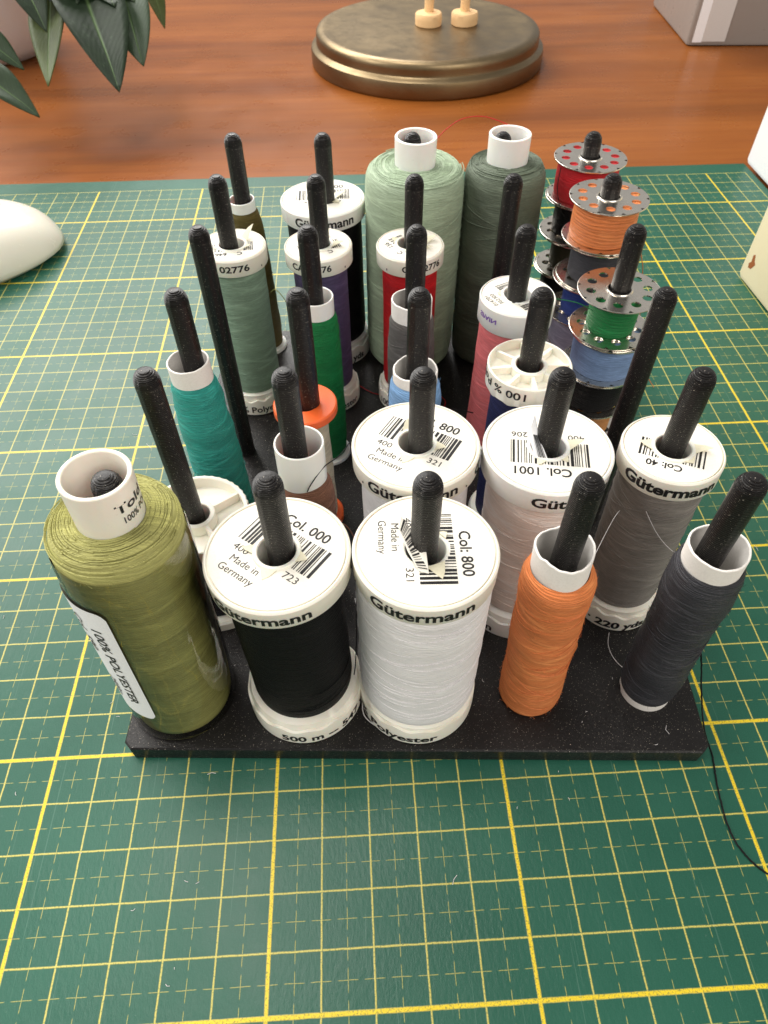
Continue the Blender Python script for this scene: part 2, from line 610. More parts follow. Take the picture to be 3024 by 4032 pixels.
def text_cyl(mb, body, size, R, z, deg0, deg1=None, flip=False, bold=0.0, off=0.008):
    """lettering around a cylinder, starting at deg0; stretched to end at deg1"""
    V, F, w = text_geo(body, size, bold)
    span = rad(deg1 - deg0) if deg1 is not None else w / R
    out = []
    for (x, y, _) in V:
        th = rad(deg0) + x / w * span
        zz = z + y
        if flip:
            th = rad(deg0) - x / w * span
            zz = z - y
        out.append(((R + off) * math.cos(th), (R + off) * math.sin(th), zz))
    mb.add(out, F)


def text_flat(mb, body, size, x, y, z, rot=0.0, bold=0.0, hole=None, center=True, sx=1.0):
    V, F, w = text_geo(body, size, bold)
    c, s = math.cos(rot), math.sin(rot)
    out = []
    for (a, b, _) in V:
        a = (a - (w / 2 if center else 0)) * sx + x
        b = b + y
        out.append((a * c - b * s, a * s + b * c, z))
    if hole:
        # leave out whole characters that fall into the hole
        par = list(range(len(out)))

        def root(i):
            while par[i] != i:
                par[i] = par[par[i]]
                i = par[i]
            return i
        for f in F:
            for i in f[1:]:
                par[root(i)] = root(f[0])
        bad = {root(i) for i, p in enumerate(out) if math.hypot(p[0], p[1]) < hole + 0.02}
        F = [f for f in F if root(f[0]) not in bad]
    mb.add(out, F)


def barcode(mb, x0, x1, y0, y1, z, rot, hole, rng):
    c, s = math.cos(rot), math.sin(rot)
    x = x0
    while x < x1:
        w = rng.choice((0.018, 0.018, 0.03, 0.045, 0.06))
        y = y0
        segs = []
        # cut the bar where it meets the torn hole
        xm = x + w / 2
        if abs(xm) < hole:
            h = math.sqrt(hole * hole - xm * xm)
            if -h > y0:
                segs.append((y0, min(-h, y1)))
            if h < y1:
                segs.append((max(h, y0), y1))
        else:
            segs.append((y0, y1))
        for a, b in segs:
            if b - a > 0.02:
                q = [(x, a), (x + w, a), (x + w, b), (x, b)]
                mb.add([(px * c - py * s, px * s + py * c, z) for px, py in q], [(0, 1, 2, 3)])
        x += w + rng.choice((0.02, 0.02, 0.035, 0.05))


# ------------------------------------------------------------------ setting
MB().box(-120, 120, -60, 110, -2.6, -0.30).build('table_top', M['wood'], None, False)
tag(bpy.data.objects['table_top'], 'polished reddish brown wooden table top under everything', 'table', kind='structure')
mat = MB().prism([(-38.2, -12.2), (22.55, -12.2), (22.38, 34.03), (-38.2, 34.26)], -0.295, 0.0, 0.03).build('cutting_mat', M['mat'], None, True, 30)
tag(mat, 'green self-healing cutting mat with yellow centimetre grid', 'cutting mat')

# ------------------------------------------------------------------ rack with pegs
BZ = 0.5
A = -0.0609
EX = Vector((math.cos(A), math.sin(A), 0))
EY = Vector((-math.sin(A), math.cos(A), 0))
P0 = Vector((-1.7954, 6.3573, 0))


def pin(c, r):
    return P0 + EX * (c - 1) * 2.4994 + EY * (r - 1) * 2.5858


rack = thing('thread_rack', 'black 3D-printed rack with thirty upright pegs holding the thread', 'thread rack', (0, 0, 0))
fl = Vector((-3.36, 4.93, 0))
W, D = 12.9, 15.55
ch = 0.16


def bpt(x, y):
    p = fl + EX * x + EY * y
    return (p.x, p.y)


board = MB().prism([bpt(ch, 0), bpt(W - ch, 0), bpt(W, ch), bpt(W, D - ch), bpt(W - ch, D), bpt(ch, D), bpt(0, D - ch), bpt(0, ch)],
                   0.006, BZ, 0.035).build('base_plate', M['board'], rack, True, 25)
# one peg mesh: printed layers step towards the tip, a seam runs up one side
pr, ph, dome = 0.243, 7.668 - BZ, 0.30
prof = [(pr + 0.02, 0.0), (pr + 0.003, 0.08)]
z = 0.08
while z < ph - dome:
    prof.append((pr + random.uniform(-0.002, 0.002), z))
    z += 0.16
nl = 11
for i in range(nl):
    z0, z1 = i / nl, (i + 1) / nl
    rr = pr * math.sqrt(max(0.0, 1 - z0 ** 2.3))
    rr2 = rr if i else pr
    prof.append((rr2 + 0.002, ph - dome + z0 * dome))
    prof.append((rr2 + 0.002, ph - dome + (z1 - 0.25 / nl) * dome))
    prof.append((rr2 - 0.012, ph - dome + (z1 - 0.12 / nl) * dome))
prof.append((0.03, ph))


def seam(th, r, z):
    d = (th - rad(247) + PI) % (2 * PI) - PI
    if r > 0.2:
        return r + 0.016 * math.exp(-(d / 0.12) ** 2) - 0.006 * math.exp(-((abs(d) - 0.26) / 0.1) ** 2), z
    return r, z


peg_me = MB().lathe(prof, 40, seam, caps=(False, True)).mesh('peg', M['peg'], True, 50)
for r in range(1, 7):
    for c in range(1, 6):
        o = bpy.data.objects.new('peg', peg_me)
        col.objects.link(o)
        o.parent = rack
        b = pin(c, r)
        t = Vector((b.x, b.y, 7.67))
        if (c, r) == (1, 1):
            b = b + Vector((-0.22, -0.08, 0))
            t = t + Vector((-0.02, 0.02, 0))
        b.z = BZ
        o.location = b * S
        o.rotation_mode = 'QUATERNION'
        o.rotation_quaternion = Vector((0, 0, 1)).rotation_difference((t - b).normalized()) @ Quaternion((0, 0, 1), random.uniform(-0.12, 0.12))


# ------------------------------------------------------------------ spools
def facing(x, y):
    """degrees by which lettering is turned so that it starts where the photo shows it"""
    return math.degrees(math.atan2(-1.07 - y, 2.18 - x)) + 90


def wob(amp, seed, k=3):
    rng = random.Random(seed)
    ph_ = [(rng.uniform(0, 6.28), rng.uniform(0.6, 3.2), rng.randint(0, 2), rng.uniform(0.4, 1)) for _ in range(k + 3)]

    def f(th, r, z):
        s = sum(a * math.sin(m_ * th + w * z * 2.2 + p) for p, w, m_, a in ph_) / len(ph_)
        return r + amp * s, z
    return f


def fine_prof(pts, step=0.07):
    out = [pts[0]]
    for (a, b) in zip(pts[:-1], pts[1:]):
        n = max(1, int(math.hypot(b[0] - a[0], b[1] - a[1]) / step))
        for i in range(1, n + 1):
            out.append((a[0] + (b[0] - a[0]) * i / n, a[1] + (b[1] - a[1]) * i / n))
    return out


def windings(parent, rfun, z0, z1, n, mat, seed, r=0.008, steep=0.5):
    """single strands lying across the wound thread"""
    rng = random.Random(seed)
    mb = MB()
    for _ in range(n):
        th = rng.uniform(PI, 2 * PI) - rng.uniform(0.4, 1.4)
        za = rng.uniform(z0, z1)
        dz = rng.uniform(-steep, steep)
        span = rng.uniform(1.2, 2.8)
        pts = []
        for i in range(19):
            t = i / 18
            z = min(max(za + dz * t + 0.02 * math.sin(5 * t + za), z0), z1)
            a = th + span * t
            rr = rfun(z) + r * 0.2 - 0.02 * (2 * abs(t - 0.5)) ** 6
            pts.append((rr * math.cos(a), rr * math.sin(a), z))
        mb.tube(pts, r, 4)
    return tag(mb.build('loose_windings', mat, parent), kind='stuff')


def fuzz(parent, rfun, z0, z1, n, mat, seed, l=0.09):
    """fine fibres standing off the wound thread"""
    rng = random.Random(seed)
    mb = MB()
    for _ in range(n):
        z_ = rng.uniform(z0, z1)
        a = rng.uniform(0, 2 * PI)
        r_ = rfun(z_) - 0.01
        ll = l * rng.uniform(0.4, 1.3)
        da, dz = rng.uniform(-1.4, 1.4), rng.uniform(-0.7, 0.7)
        p = []
        for q in (0.0, 0.5, 1.0):
            rr = r_ + ll * q * (0.75 - 0.25 * q)
            aa = a + da * ll * q / max(r_, 0.2)
            p.append((rr * math.cos(aa), rr * math.sin(aa), z_ + dz * ll * q))
        mb.tube(p, 0.0026, 3)
    return tag(mb.build('fuzz', mat, parent), kind='stuff')


def wound(parent, pts, mat, seed, amp=0.02, name='thread', n=72):
    return MB().lathe(fine_prof(pts), n, wob(amp, seed)).build(name, mat, parent)


def rprof(pts):
    """radius as a function of z for a wound profile"""
    def f(z):
        best = max(p[0] for p in pts)
        for (a, b) in zip(pts[:-1], pts[1:]):
            lo, hi = sorted((a[1], b[1]))
            if lo <= z <= hi and hi - lo > 1e-6:
                return a[0] + (b[0] - a[0]) * (z - a[1]) / (b[1] - a[1])
        return best
    return f


def collar(parent, H, rin=0.34, rout=0.43, mat='cream', up=0.035):
    return MB().lathe([(rin, H - 1.6), (rin, H + up - 0.02), (rin + 0.02, H + up), (rout - 0.02, H + up), (rout, H + up - 0.02), (rout, H - 0.2)], 48
                      ).build('hub_collar', M[mat], parent)


def flaps(parent, H, spec, mat='flap'):
    """torn corners of the paper label pushed up round the hub: (angle, width, length, lift)"""
    for k, (a, w, l, lift) in enumerate(spec):
        a = rad(a)
        mb = MB()
        r0 = 0.42
        c, s = math.cos(a), math.sin(a)

        def pt(u, v, z):
            return (u * c - v * s, u * s + v * c, z)
        top = [pt(r0 - 0.02, -w / 2, H + 0.045), pt(r0 - 0.02, w / 2, H + 0.045), pt(r0 + l * 0.6, w * 0.22, H + 0.03 + lift * 0.7), pt(r0 + l, -w * 0.08, H + 0.03 + lift)]
        bot = [(x, y, zz - 0.012) for x, y, zz in top]
        mb.add(top + bot, [(0, 3, 2, 1), (4, 5, 6, 7), (0, 1, 5, 4), (1, 2, 6, 5), (2, 3, 7, 6), (3, 0, 4, 7)])
        mb.build('torn_label_corner', M[mat], parent, False)


def label_print(parent, H, R, rot, code, number, seed, made=('Made in', 'Germany'), hole=0.46, k=1.0, col_y=0.66, dot=True, number2=None):
    rng = random.Random(seed)
    z = H + 0.012
    mb = MB()
    barcode(mb, -0.78 * k, 0.78 * k, -0.14 * k, 0.50 * k, z, rot, hole, rng)
    mb.build('barcode', M['ink'], parent, False)
    mb = MB()
    text_flat(mb, code, 0.29 * k, 0.12 * k, 0.60 * k, z, rot, 0.005, hole)
    text_flat(mb, number, 0.20 * k, 0, -0.37 * k, z, rot, 0.0, hole, True, 1.12)
    if made:
        text_flat(mb, made[0], 0.205 * k, -0.27 * k, -0.60 * k, z, rot, 0.0, hole)
        text_flat(mb, made[1], 0.205 * k, -0.27 * k, -0.83 * k, z, rot, 0.0, hole)
    mb.build('lettering', M['ink'], parent, False)


def wavy(R, n=14, amp=0.028):
    def f(th, r, z):
        return r, z
    return f


def gutermann(name, label, base, top, R, rt, thr, seed, side, foot, rot, code, number, H=5.3, ft=0.48, k=1.0, made=('Made in', 'Germany'),
              fl=((20, 0.3, 0.22, 0.1), (150, 0.26, 0.2, 0.06), (250, 0.3, 0.22, 0.0)), pl='white', nwind=20, wmat=None, cat='thread spool', tsize=0.33, amp=0.012, disc=True, bold=0.009, collar_on=True):
    t = thing(name, label, cat, base, top)
    fa = facing(base[0], base[1])
    # top flange: rounded rim, shallow tray for the paper disc
    g = 0.03
    tp = MB().lathe([(0.36, H - 0.06), (R * 0.935, H - 0.06), (R * 0.95, H - 0.052), (R * 0.955, H - 0.005), (R * 0.97, H), (R - 0.02, H - 0.012), (R, H - 0.04),
                     (R - 0.004, H - ft + 0.03), (R - 0.025, H - ft), (rt * 0.5, H - ft)], 96).build('top_flange', M[pl], t)
    if disc:
        MB().lathe([(0.40, H - 0.058), (0.40, H - 0.004), (R * 0.915, H - 0.004), (R * 0.928, H - 0.012), (R * 0.93, H - 0.058)], 96).build('paper_disc', M['sticker'], tp)
        label_print(tp, H - 0.012, R, rad(rot), code, number, seed, made, 0.43, k)
    if collar_on:
        collar(tp, H, mat='cream' if pl == 'white' else pl)
    flaps(tp, H - 0.02, fl)
    mb = MB()
    for (body, a0, a1, sz) in side:
        text_cyl(mb, body, sz, R, H - ft + (ft - sz * 0.72) / 2 + 0.01, a0 - 90 + fa, a1 - 90 + fa, False, bold)
    if side:
        mb.build('lettering', M['ink'], tp, False)
    # wound thread
    pts = [(rt * 0.93, 0.74), (rt * 0.985, 0.84), (rt, 1.0), (rt, H - ft - 0.25), (rt * 0.985, H - ft - 0.06), (rt * 0.96, H - ft + 0.01)]
    th = wound(t, pts, T[thr], seed, amp)
    if nwind:
        windings(th, rprof(pts), 0.95, H - ft - 0.06, nwind, wmat or T[thr], seed + 5)
    # foot: lettered band, crimped wavy lip, sloping shoulder
    def crimp(th_, r, z):
        if 0.52 < z < 0.66:
            return r, z + 0.045 * math.sin(13 * th_ + seed) + 0.02 * math.sin(5 * th_)
        return r, z
    bf = MB().lathe([(0.34, 0.0), (R - 0.03, 0.0), (R, 0.03), (R + 0.005, 0.2), (R, 0.53), (R - 0.006, 0.565), (R - 0.06, 0.575), (R - 0.055, 0.61), (R - 0.07, 0.64),
                     ((R + rt) / 2, 0.74), (rt * 0.9, 0.80)], 128, crimp).build('bottom_flange', M[pl], t)
    if foot:
        mb = MB()
        for (body, a0, a1, sz) in foot:
            text_cyl(mb, body, sz * 1.25, R + 0.004, 0.13, a0 - 90 + fa, a1 - 90 + fa, False, bold)
        mb.build('lettering', M['ink'], bf, False)
    return t


def tube_spool(name, label, base, top, rt_out, pts, thr, seed, H, wall=0.045, rag=0.0, amp=0.03, nwind=18, pap='paper', wmat=None, steep=0.5, bottom=None, rin=None, tname='cardboard_tube', cat='thread spool'):
    t = thing(name, label, cat, base, top)
    rng = random.Random(seed)
    phs = [rng.uniform(0, 6.28) for _ in range(6)]

    def ragged(th, r, z):
        if z > H - 0.12 and rag:
            z += rag * sum(math.sin((2 + 3 * i) * th + p) / (1 + 0.6 * i) for i, p in enumerate(phs)) / 2.5
            r += rag * 0.4 * math.sin(3 * th + phs[0])
        return r, z
    ri = rin or rt_out - wall
    MB().lathe([(ri, 0.02), (ri, H * 0.5), (ri, H - 0.1), (ri, H - 0.015), (ri + 0.012, H), (rt_out - 0.012, H), (rt_out, H - 0.015), (rt_out, H - 0.1), (rt_out, H * 0.5), (rt_out, 0.0), (ri, 0.0)],
               72, ragged).build(tname, M[pap], t)
    th = wound(t, pts, T[thr], seed, amp)
    if nwind:
        zs = [p[1] for p in pts]
        windings(th, rprof(pts), min(zs) + 0.25, max(zs) - 0.2, nwind, wmat or T[thr], seed + 3, steep=steep)
    zs = [p[1] for p in pts]
    fuzz(th, rprof(pts), min(zs) + 0.05, max(zs) - 0.03, 700, ST.get(thr, M['paper']), seed + 9)
    return t


# ---- front row -----------------------------------------------------
# olive cone in its clear wrapper
ob, ot = (-2.17, 6.22, BZ), (-1.89, 6.29, 7.8)
t = thing('thread_cone', 'large olive green thread cone wrapped in clear film with white tube', 'thread cone', ob, ot)
HO = 7.3
tb = MB().lathe([(0.465, 0.0), (0.465, HO - 0.42), (0.48, HO - 0.36), (0.485, HO - 0.02), (0.50, HO), (0.545, HO), (0.56, HO - 0.02), (0.55, HO - 0.9), (0.54, 0.0)], 80).build('plastic_tube', M['white'], t)
mb = MB()
text_cyl(mb, 'Told', 0.26, 0.556, HO - 0.46, -56, 8, False, 0.006, 0.006)
text_cyl(mb, '100% POL', 0.19, 0.553, HO - 0.70, -50, 16, False, 0.003, 0.008)
mb.build('lettering', M['ink'], tb, False)
opts = [(0.6, 0.05), (1.0, 0.06), (1.08, 0.16), (1.105, 0.4), (1.11, 3.0), (1.105, 5.75), (1.095, 5.98), (1.06, 6.12), (0.98, 6.24), (0.83, 6.33), (0.68, 6.365), (0.555, 6.37)]
th = wound(t, opts, T['olive'], 11, 0.015, n=96)
rng = random.Random(5)
mb = MB()
for i in range(120):                       # single strands lying round the shoulder of the cone
    f_ = rng.random()
    rr = 0.58 + 0.50 * f_
    zz = rprof([(1.16, 5.6), (1.15, 5.85), (1.11, 6.02), (1.02, 6.18), (0.86, 6.30), (0.7, 6.36), (0.57, 6.37)])
    zf = 6.378 - 0.05 * (f_ ** 1.2) - 0.20 * f_ ** 3.6
    a = rng.uniform(0, 6.28)
    sp = rng.uniform(0.8, 2.6)
    dr = rng.uniform(-0.07, 0.07)
    mb.tube([((rr + dr * q / 14) * math.cos(a + sp * q / 14), (rr + dr * q / 14) * math.sin(a + sp * q / 14), zf + 0.006 - abs(dr) * 0.05 * q / 14) for q in range(15)], 0.012, 4)
tag(mb.build('loose_windings', T['olive'], th), kind='stuff')
fuzz(th, lambda z_: 1.09 if z_ < 6.0 else 1.09 - 0.9 * (z_ - 6.0), 5.9, 6.3, 260, ST['olive'], 77)
wr = MB().lathe([(0.9, 0.0), (1.10, 0.0), (1.16, 0.02), (1.19, 0.08), (1.185, 0.4), (1.16, 3.0), (1.15, 5.3), (1.14, 5.78), (1.12, 5.92)], 96, wob(0.02, 9)).build('clear_wrapper', M['film'], t)
# curved paper label on the wrapper
mb = MB()
lz0, lz1, la0, la1 = 1.1, 5.15, -59 - 102, -59 - 41
nx, ny = 20, 24
idx = {}
for j in range(ny + 1):
    for i in range(nx + 1):
        u_, v_ = i / nx, j / ny
        zz = lz0 + (lz1 - lz0) * v_
        aa = la0 + (la1 - la0) * u_
        # rounded corners
        ru = 0.16
        du = max(0, ru - u_, u_ - (1 - ru)) / ru
        dv = max(0, 0.05 - v_, v_ - 0.95) / 0.05
        if du > 0 and dv > 0:
            q = math.hypot(du, dv)
            if q > 1:
                if u_ > 0.5:
                    aa -= (la1 - la0) * ru * du * (1 - 1 / q)
                else:
                    aa += (la1 - la0) * ru * du * (1 - 1 / q)
                zz += (lz1 - lz0) * 0.05 * dv * (1 - 1 / q) * (1 if v_ < 0.5 else -1)
        idx[i, j] = len(mb.v)
        Rl = 1.187
        mb.v.append((Rl * math.cos(rad(aa)), Rl * math.sin(rad(aa)), zz))
for j in range(ny):
    for i in range(nx):
        mb.face((idx[i, j], idx[i + 1, j], idx[i + 1, j + 1], idx[i, j + 1]))
lab = mb.build('paper_label', M['card'], wr)


def text_down(mb, body, size, R, deg, z_top, bold=0.0, length=None):
    V, F, w = text_geo(body, size, bold)
    k = (length / w) if length else 1
    mb.add([((R + 0.008) * math.cos(rad(deg) + y / R), (R + 0.008) * math.sin(rad(deg) + y / R), z_top - x * k) for x, y, _ in V], F)


mb = MB()
text_down(mb, '100% POLYESTER', 0.30, 1.187, -59 - 62, 4.6, 0.004, 2.9)
text_down(mb, 'Col. 590', 0.28, 1.187, -59 - 80, 4.8, 0.003, 1.25)
text_down(mb, '2500m', 0.28, 1.187, -59 - 80, 2.5, 0.003, 0.8)
mb.build('lettering', M['ink'], lab, False)

gutermann('thread_spool', 'large black thread spool with white top, front row beside the olive cone', (0.68, 6.12, BZ), (0.63, 6.17, 5.8), 1.29, 1.085, 'black', 21,
          [('Gütermann', -66, 16, 0.34), ('Gütermann', 66, 148, 0.34)], [('500 m -- 547 yds', -35, 78, 0.27)], -38, 'Col. 000', '4008015035723',
          fl=((100, 0.26, 0.2, 0.12), (-22, 0.26, 0.17, 0.03), (-108, 0.30, 0.22, 0.0), (172, 0.2, 0.2, 0.05)), nwind=6)
sp3 = gutermann('thread_spool', 'large white thread spool with torn barcode flap, front row centre', (3.21, 5.96, BZ), (3.23, 6.09, 5.8), 1.295, 1.262, 'white', 22,
                [('Gütermann', -43, 43, 0.36), ('.', -66, -64, 0.4), ('Gütermann', -176, -84, 0.36)], [('100 % Polyester', -100, 24, 0.27)], -92, 'Col: 800', '4008015037321',
                fl=((-70, 0.34, 0.3, 0.0), (40, 0.2, 0.1, 0.02)), nwind=34, wmat=ST['white'], collar_on=False)
# the large torn flap of its paper disc, printed with the same bars
hole3 = MB().lathe([(0.36, 4.0), (0.36, 5.27), (0.38, 5.29), (0.41, 5.285), (0.41, 5.2)], 48).build('hub_collar', M['cream'], sp3.children[0])
mb = MB()
fq = [(0.0, -0.56, 5.31), (-0.03, -0.29, 5.54), (-0.42, 0.28, 5.86), (-0.47, 0.10, 5.74), (-0.34, -0.22, 5.52), (-0.17, -0.52, 5.34)]
mb.add(fq + [(x, y, zz - 0.012) for x, y, zz in fq], [(0, 1, 2, 3, 4, 5), (11, 10, 9, 8, 7, 6)] + [(i, (i + 1) % 6, (i + 1) % 6 + 6, i + 6) for i in range(6)])
fo = mb.build('torn_label_flap', M['sticker'], sp3.children[0], False)
mb = MB()
rng = random.Random(3)
tt = 0.05
while tt < 0.95:
    w_ = rng.choice((0.012, 0.02, 0.035, 0.045))

    def lerp(a, b, s):
        return tuple(a[i] + (b[i] - a[i]) * s for i in range(3))
    L0, L1 = lerp(fq[5], fq[3], tt), lerp(fq[0], fq[2], tt) if tt < 0.5 else lerp(fq[1], fq[2], (tt - 0.3) / 0.7)
    N0, N1 = lerp(fq[5], fq[3], tt + w_), lerp(fq[0], fq[2], tt + w_) if tt < 0.5 else lerp(fq[1], fq[2], (tt + w_ - 0.3) / 0.7)
    mb.add([(x, y, zz + 0.03) for x, y, zz in (L0, L1, N1, N0)], [(0, 1, 2, 3)])
    tt += w_ + rng.choice((0.014, 0.025, 0.035))
mb.build('barcode', M['ink'], fo, False)

tube_spool('thread_spool', 'small bright orange thread tube with ragged paper core, front row', (5.80, 5.78, BZ), (5.64, 5.91, 5.84), 0.525,
           [(0.5, 0.0), (0.62, 0.02), (0.68, 0.14), (0.69, 0.6), (0.655, 1.6), (0.685, 2.6), (0.66, 3.6), (0.69, 4.2), (0.68, 4.55), (0.62, 4.72), (0.53, 4.80)],
           'orange', 31, 5.35, rag=0.05, amp=0.05, nwind=40, wmat=ST['orange'], steep=0.9)
tube_spool('thread_spool', 'small charcoal grey thread tube at the front right corner peg', (8.50, 5.70, BZ), (8.27, 5.74, 5.9), 0.52,
           [(0.55, 0.24), (0.585, 0.28), (0.62, 0.5), (0.63, 1.6), (0.61, 2.8), (0.64, 4.1), (0.625, 4.7), (0.58, 4.92), (0.525, 5.0)],
           'charcoal', 32, 5.42, rag=0.02, amp=0.05, nwind=26, wmat=ST['charcoal'], steep=0.5)
_o = [o for o in bpy.data.objects if o.get('label', '').startswith('small charcoal')][0]
MB().lathe([(0.47, 0.0), (0.56, 0.0), (0.565, 0.02), (0.56, 0.27), (0.5, 0.3)], 64).build('tube_foot', M['paper'], _o)

# ---- second row ----------------------------------------------------


def spoked(parent, H, R, ft, nsp, rin, rout, mat, knurl=0, fl_name='top_flange', deep=0.32, wav=0.0, rimw=0.1, skew=0.0):
    def kn(th, r, z):
        if knurl and r > R - 0.02:
            r += 0.012 * math.sin(knurl * th)
        if wav and z < H - ft + 0.05 and r > R - 0.2:
            z += wav * math.sin(12 * th) + wav * 0.5 * math.sin(5 * th + 1)
        return r, z
    fo = MB().lathe([(rin, H - deep), (R - rimw - 0.03, H - deep), (R - rimw, H - deep + 0.02), (R - rimw, H - 0.02), (R - rimw + 0.02, H), (R - 0.025, H), (R, H - 0.025),
                     (R + 0.004, H - ft + 0.05), (R - 0.03, H - ft), (0.4, H - ft - 0.1)], 160 if knurl else 96, kn).build(fl_name, M[mat], parent)
    MB().lathe([(rin, H - 1.4), (rin, H - 0.04), (rin + 0.02, H - 0.02), (rout - 0.02, H - 0.02), (rout, H - 0.04), (rout, H - deep - 0.02)], 48).build('hub_collar', M[mat], fo)
    for i in range(nsp):
        a = 2 * PI * i / nsp + skew
        c, s = math.cos(a), math.sin(a)
        mb = MB()
        w = 0.035
        q = []
        for (u_, v_) in ((rout - 0.02, -w), (R - rimw + 0.005, -w), (R - rimw + 0.005, w), (rout - 0.02, w)):
            q.append((u_ * c - v_ * s, u_ * s + v_ * c))
        top_ = [(x, y, H - 0.06 - (0.03 if k in (1, 2) else 0)) for k, (x, y) in enumerate(q)]
        bot_ = [(x, y, H - deep - 0.01) for x, y in q]
        mb.add(bot_ + top_, [(4, 5, 6, 7), (0, 1, 5, 4), (1, 2, 6, 5), (2, 3, 7, 6), (3, 0, 4, 7)])
        mb.build('spoke', M[mat], fo, False)
    return fo


t = thing('thread_spool', 'low white spoked spool with dark thread tucked behind the olive cone', 'thread spool', (-1.56, 8.93, BZ))
spoked(t, 3.2, 1.16, 0.4, 4, 0.3, 0.42, 'cream', 120, skew=0.65)
wound(t, [(0.9, 0.3), (0.95, 0.4), (0.96, 2.6), (0.9, 2.85)], T['inkblue'], 41)
MB().lathe([(0.4, 0.0), (1.13, 0.0), (1.16, 0.03), (1.16, 0.28), (1.1, 0.34), (0.8, 0.36)], 96).build('bottom_flange', M['cream'], t)

tube_spool('thread_spool', 'small brown thread spool with long white tube, second row', (0.92, 8.78, BZ), (0.95, 8.78, 5.89), 0.50,
           [(0.48, 0.05), (0.62, 0.1), (0.64, 0.6), (0.63, 2.0), (0.62, 3.6), (0.585, 4.2), (0.505, 4.45)], 'brown', 42, 5.39, amp=0.05, nwind=14, wmat=ST['brown'], pap='white2', tname='plastic_tube')
gutermann('thread_spool', 'large white thread spool with label 800 behind the front white spool', (3.31, 8.64, BZ), (3.27, 8.71, 5.8), 1.285, 1.12, 'white', 43,
          [('Gütermann', -44, 41, 0.36), ('.', 51, 53, 0.4), ('Gütermann', 66, 150, 0.36), ('.', -52, -50, 0.3)], [('500 m -- 547 yds', -60, 50, 0.27)], -33, 'Col. 800', '4008015037321',
          fl=((103, 0.3, 0.22, 0.10), (-18, 0.26, 0.2, 0.05), (-118, 0.3, 0.2, 0.0)), nwind=10)
sp24 = gutermann('thread_spool', 'large pale blush pink thread spool with white top, second row', (5.91, 8.41, BZ), (5.88, 8.45, 5.8), 1.29, 1.10, 'blush', 44,
                 [('Gütermann', -3, 84, 0.34)], [('100 % Cotton', -112, -14, 0.27)], 170, 'Col. 1001', '4008015011206', pl='white2', ft=0.55,
                 made=None, fl=((0, 0.28, 0.26, 0.16), (-55, 0.2, 0.12, 0.0), (-120, 0.2, 0.16, 0.02)), nwind=26, amp=0.03)
mb = MB()
fq = [(-0.10, -0.34, 5.32), (-0.32, -0.30, 5.31), (-0.40, -0.06, 5.5), (-0.39, 0.13, 5.75), (-0.33, 0.22, 5.95), (-0.255, -0.02, 5.62)]
mb.add(fq + [(x + 0.012, y + 0.004, zz - 0.006) for x, y, zz in fq], [(0, 1, 2, 3, 4, 5), (11, 10, 9, 8, 7, 6)] + [(i, (i + 1) % 6, (i + 1) % 6 + 6, i + 6) for i in range(6)])
fo = mb.build('torn_label_flap', M['card'], sp24.children[0], False)
mb = MB()
for i in range(5):
    s_ = (i + 0.6) / 6
    a_ = (-0.12 - 0.18 * s_, -0.345 + 0.04 * s_, 5.335)
    b_ = (-0.27 - 0.10 * s_, -0.02 + 0.04 * s_, 5.64)
    mb.tube([a_, ((a_[0] + b_[0]) / 2, (a_[1] + b_[1]) / 2 - 0.02, (a_[2] + b_[2]) / 2 + 0.01), b_], 0.006 + 0.004 * (i % 2), 4)
mb.build('barcode', M['ink'], fo, False)
gutermann('thread_spool', 'medium grey thread spool with white top near the right edge', (8.42, 8.22, BZ), (8.33, 8.28, 5.8), 1.0, 0.87, 'grey', 45,
          [('Gütermann', -40, 72, 0.36)], [('200 m · 220 yds', -85, 62, 0.28)], 154, 'Col: 40', '4008015707', k=0.8, ft=0.5, made=None,
          fl=((165, 0.3, 0.24, 0.06), (-12, 0.26, 0.3, 0.10), (-60, 0.3, 0.1, 0.0)), nwind=26, wmat=ST['grey'], bold=0.013)

# ---- third row -----------------------------------------------------
tube_spool('thread_spool', 'small teal green thread tube at the left of the rack', (-1.50, 11.50, BZ), (-1.59, 11.50, 5.92), 0.47,
           [(0.5, 0.02), (0.62, 0.08), (0.65, 0.5), (0.66, 1.5), (0.64, 2.6), (0.62, 3.6), (0.575, 4.4), (0.52, 4.82), (0.475, 4.95)], 'teal', 51, 5.42, rag=0.01, amp=0.06, nwind=30, wmat=ST['teal'], steep=0.7)
t = thing('thread_spool', 'cream thread spool with bright orange plastic flanges', 'thread spool', (0.92, 11.37, BZ), (0.90, 11.38, 4.67))
HR = 4.17
MB().lathe([(0.29, HR - 0.6), (0.29, HR - 0.03), (0.32, HR), (0.72, HR), (0.755, HR - 0.03), (0.76, HR - 0.2), (0.73, HR - 0.24), (0.4, HR - 0.26)], 80).build('top_flange', M['orange_pl'], t)
wound(t, [(0.50, 0.2), (0.535, 0.3), (0.53, 2.0), (0.50, HR - 0.3), (0.46, HR - 0.22)], T['creamt'], 52, 0.02)
MB().lathe([(0.29, 0.0), (0.66, 0.0), (0.69, 0.03), (0.69, 0.2), (0.65, 0.24), (0.4, 0.26)], 80).build('bottom_flange', M['orange_pl'], t)
tube_spool('thread_spool', 'small sky blue thread tube with worn paper core', (3.48, 11.18, BZ), (3.47, 11.14, 5.75), 0.50,
           [(0.5, 0.05), (0.60, 0.1), (0.63, 0.6), (0.63, 3.0), (0.60, 4.4), (0.555, 4.85), (0.505, 4.98)], 'sky', 53, 5.25, rag=0.03, amp=0.05, nwind=20, wmat=ST['sky'])
t = thing('thread_spool', 'navy thread spool turned upside down showing open spoked white flange', 'thread spool', (6.0, 11.0, BZ), (5.98, 10.97, 5.75))
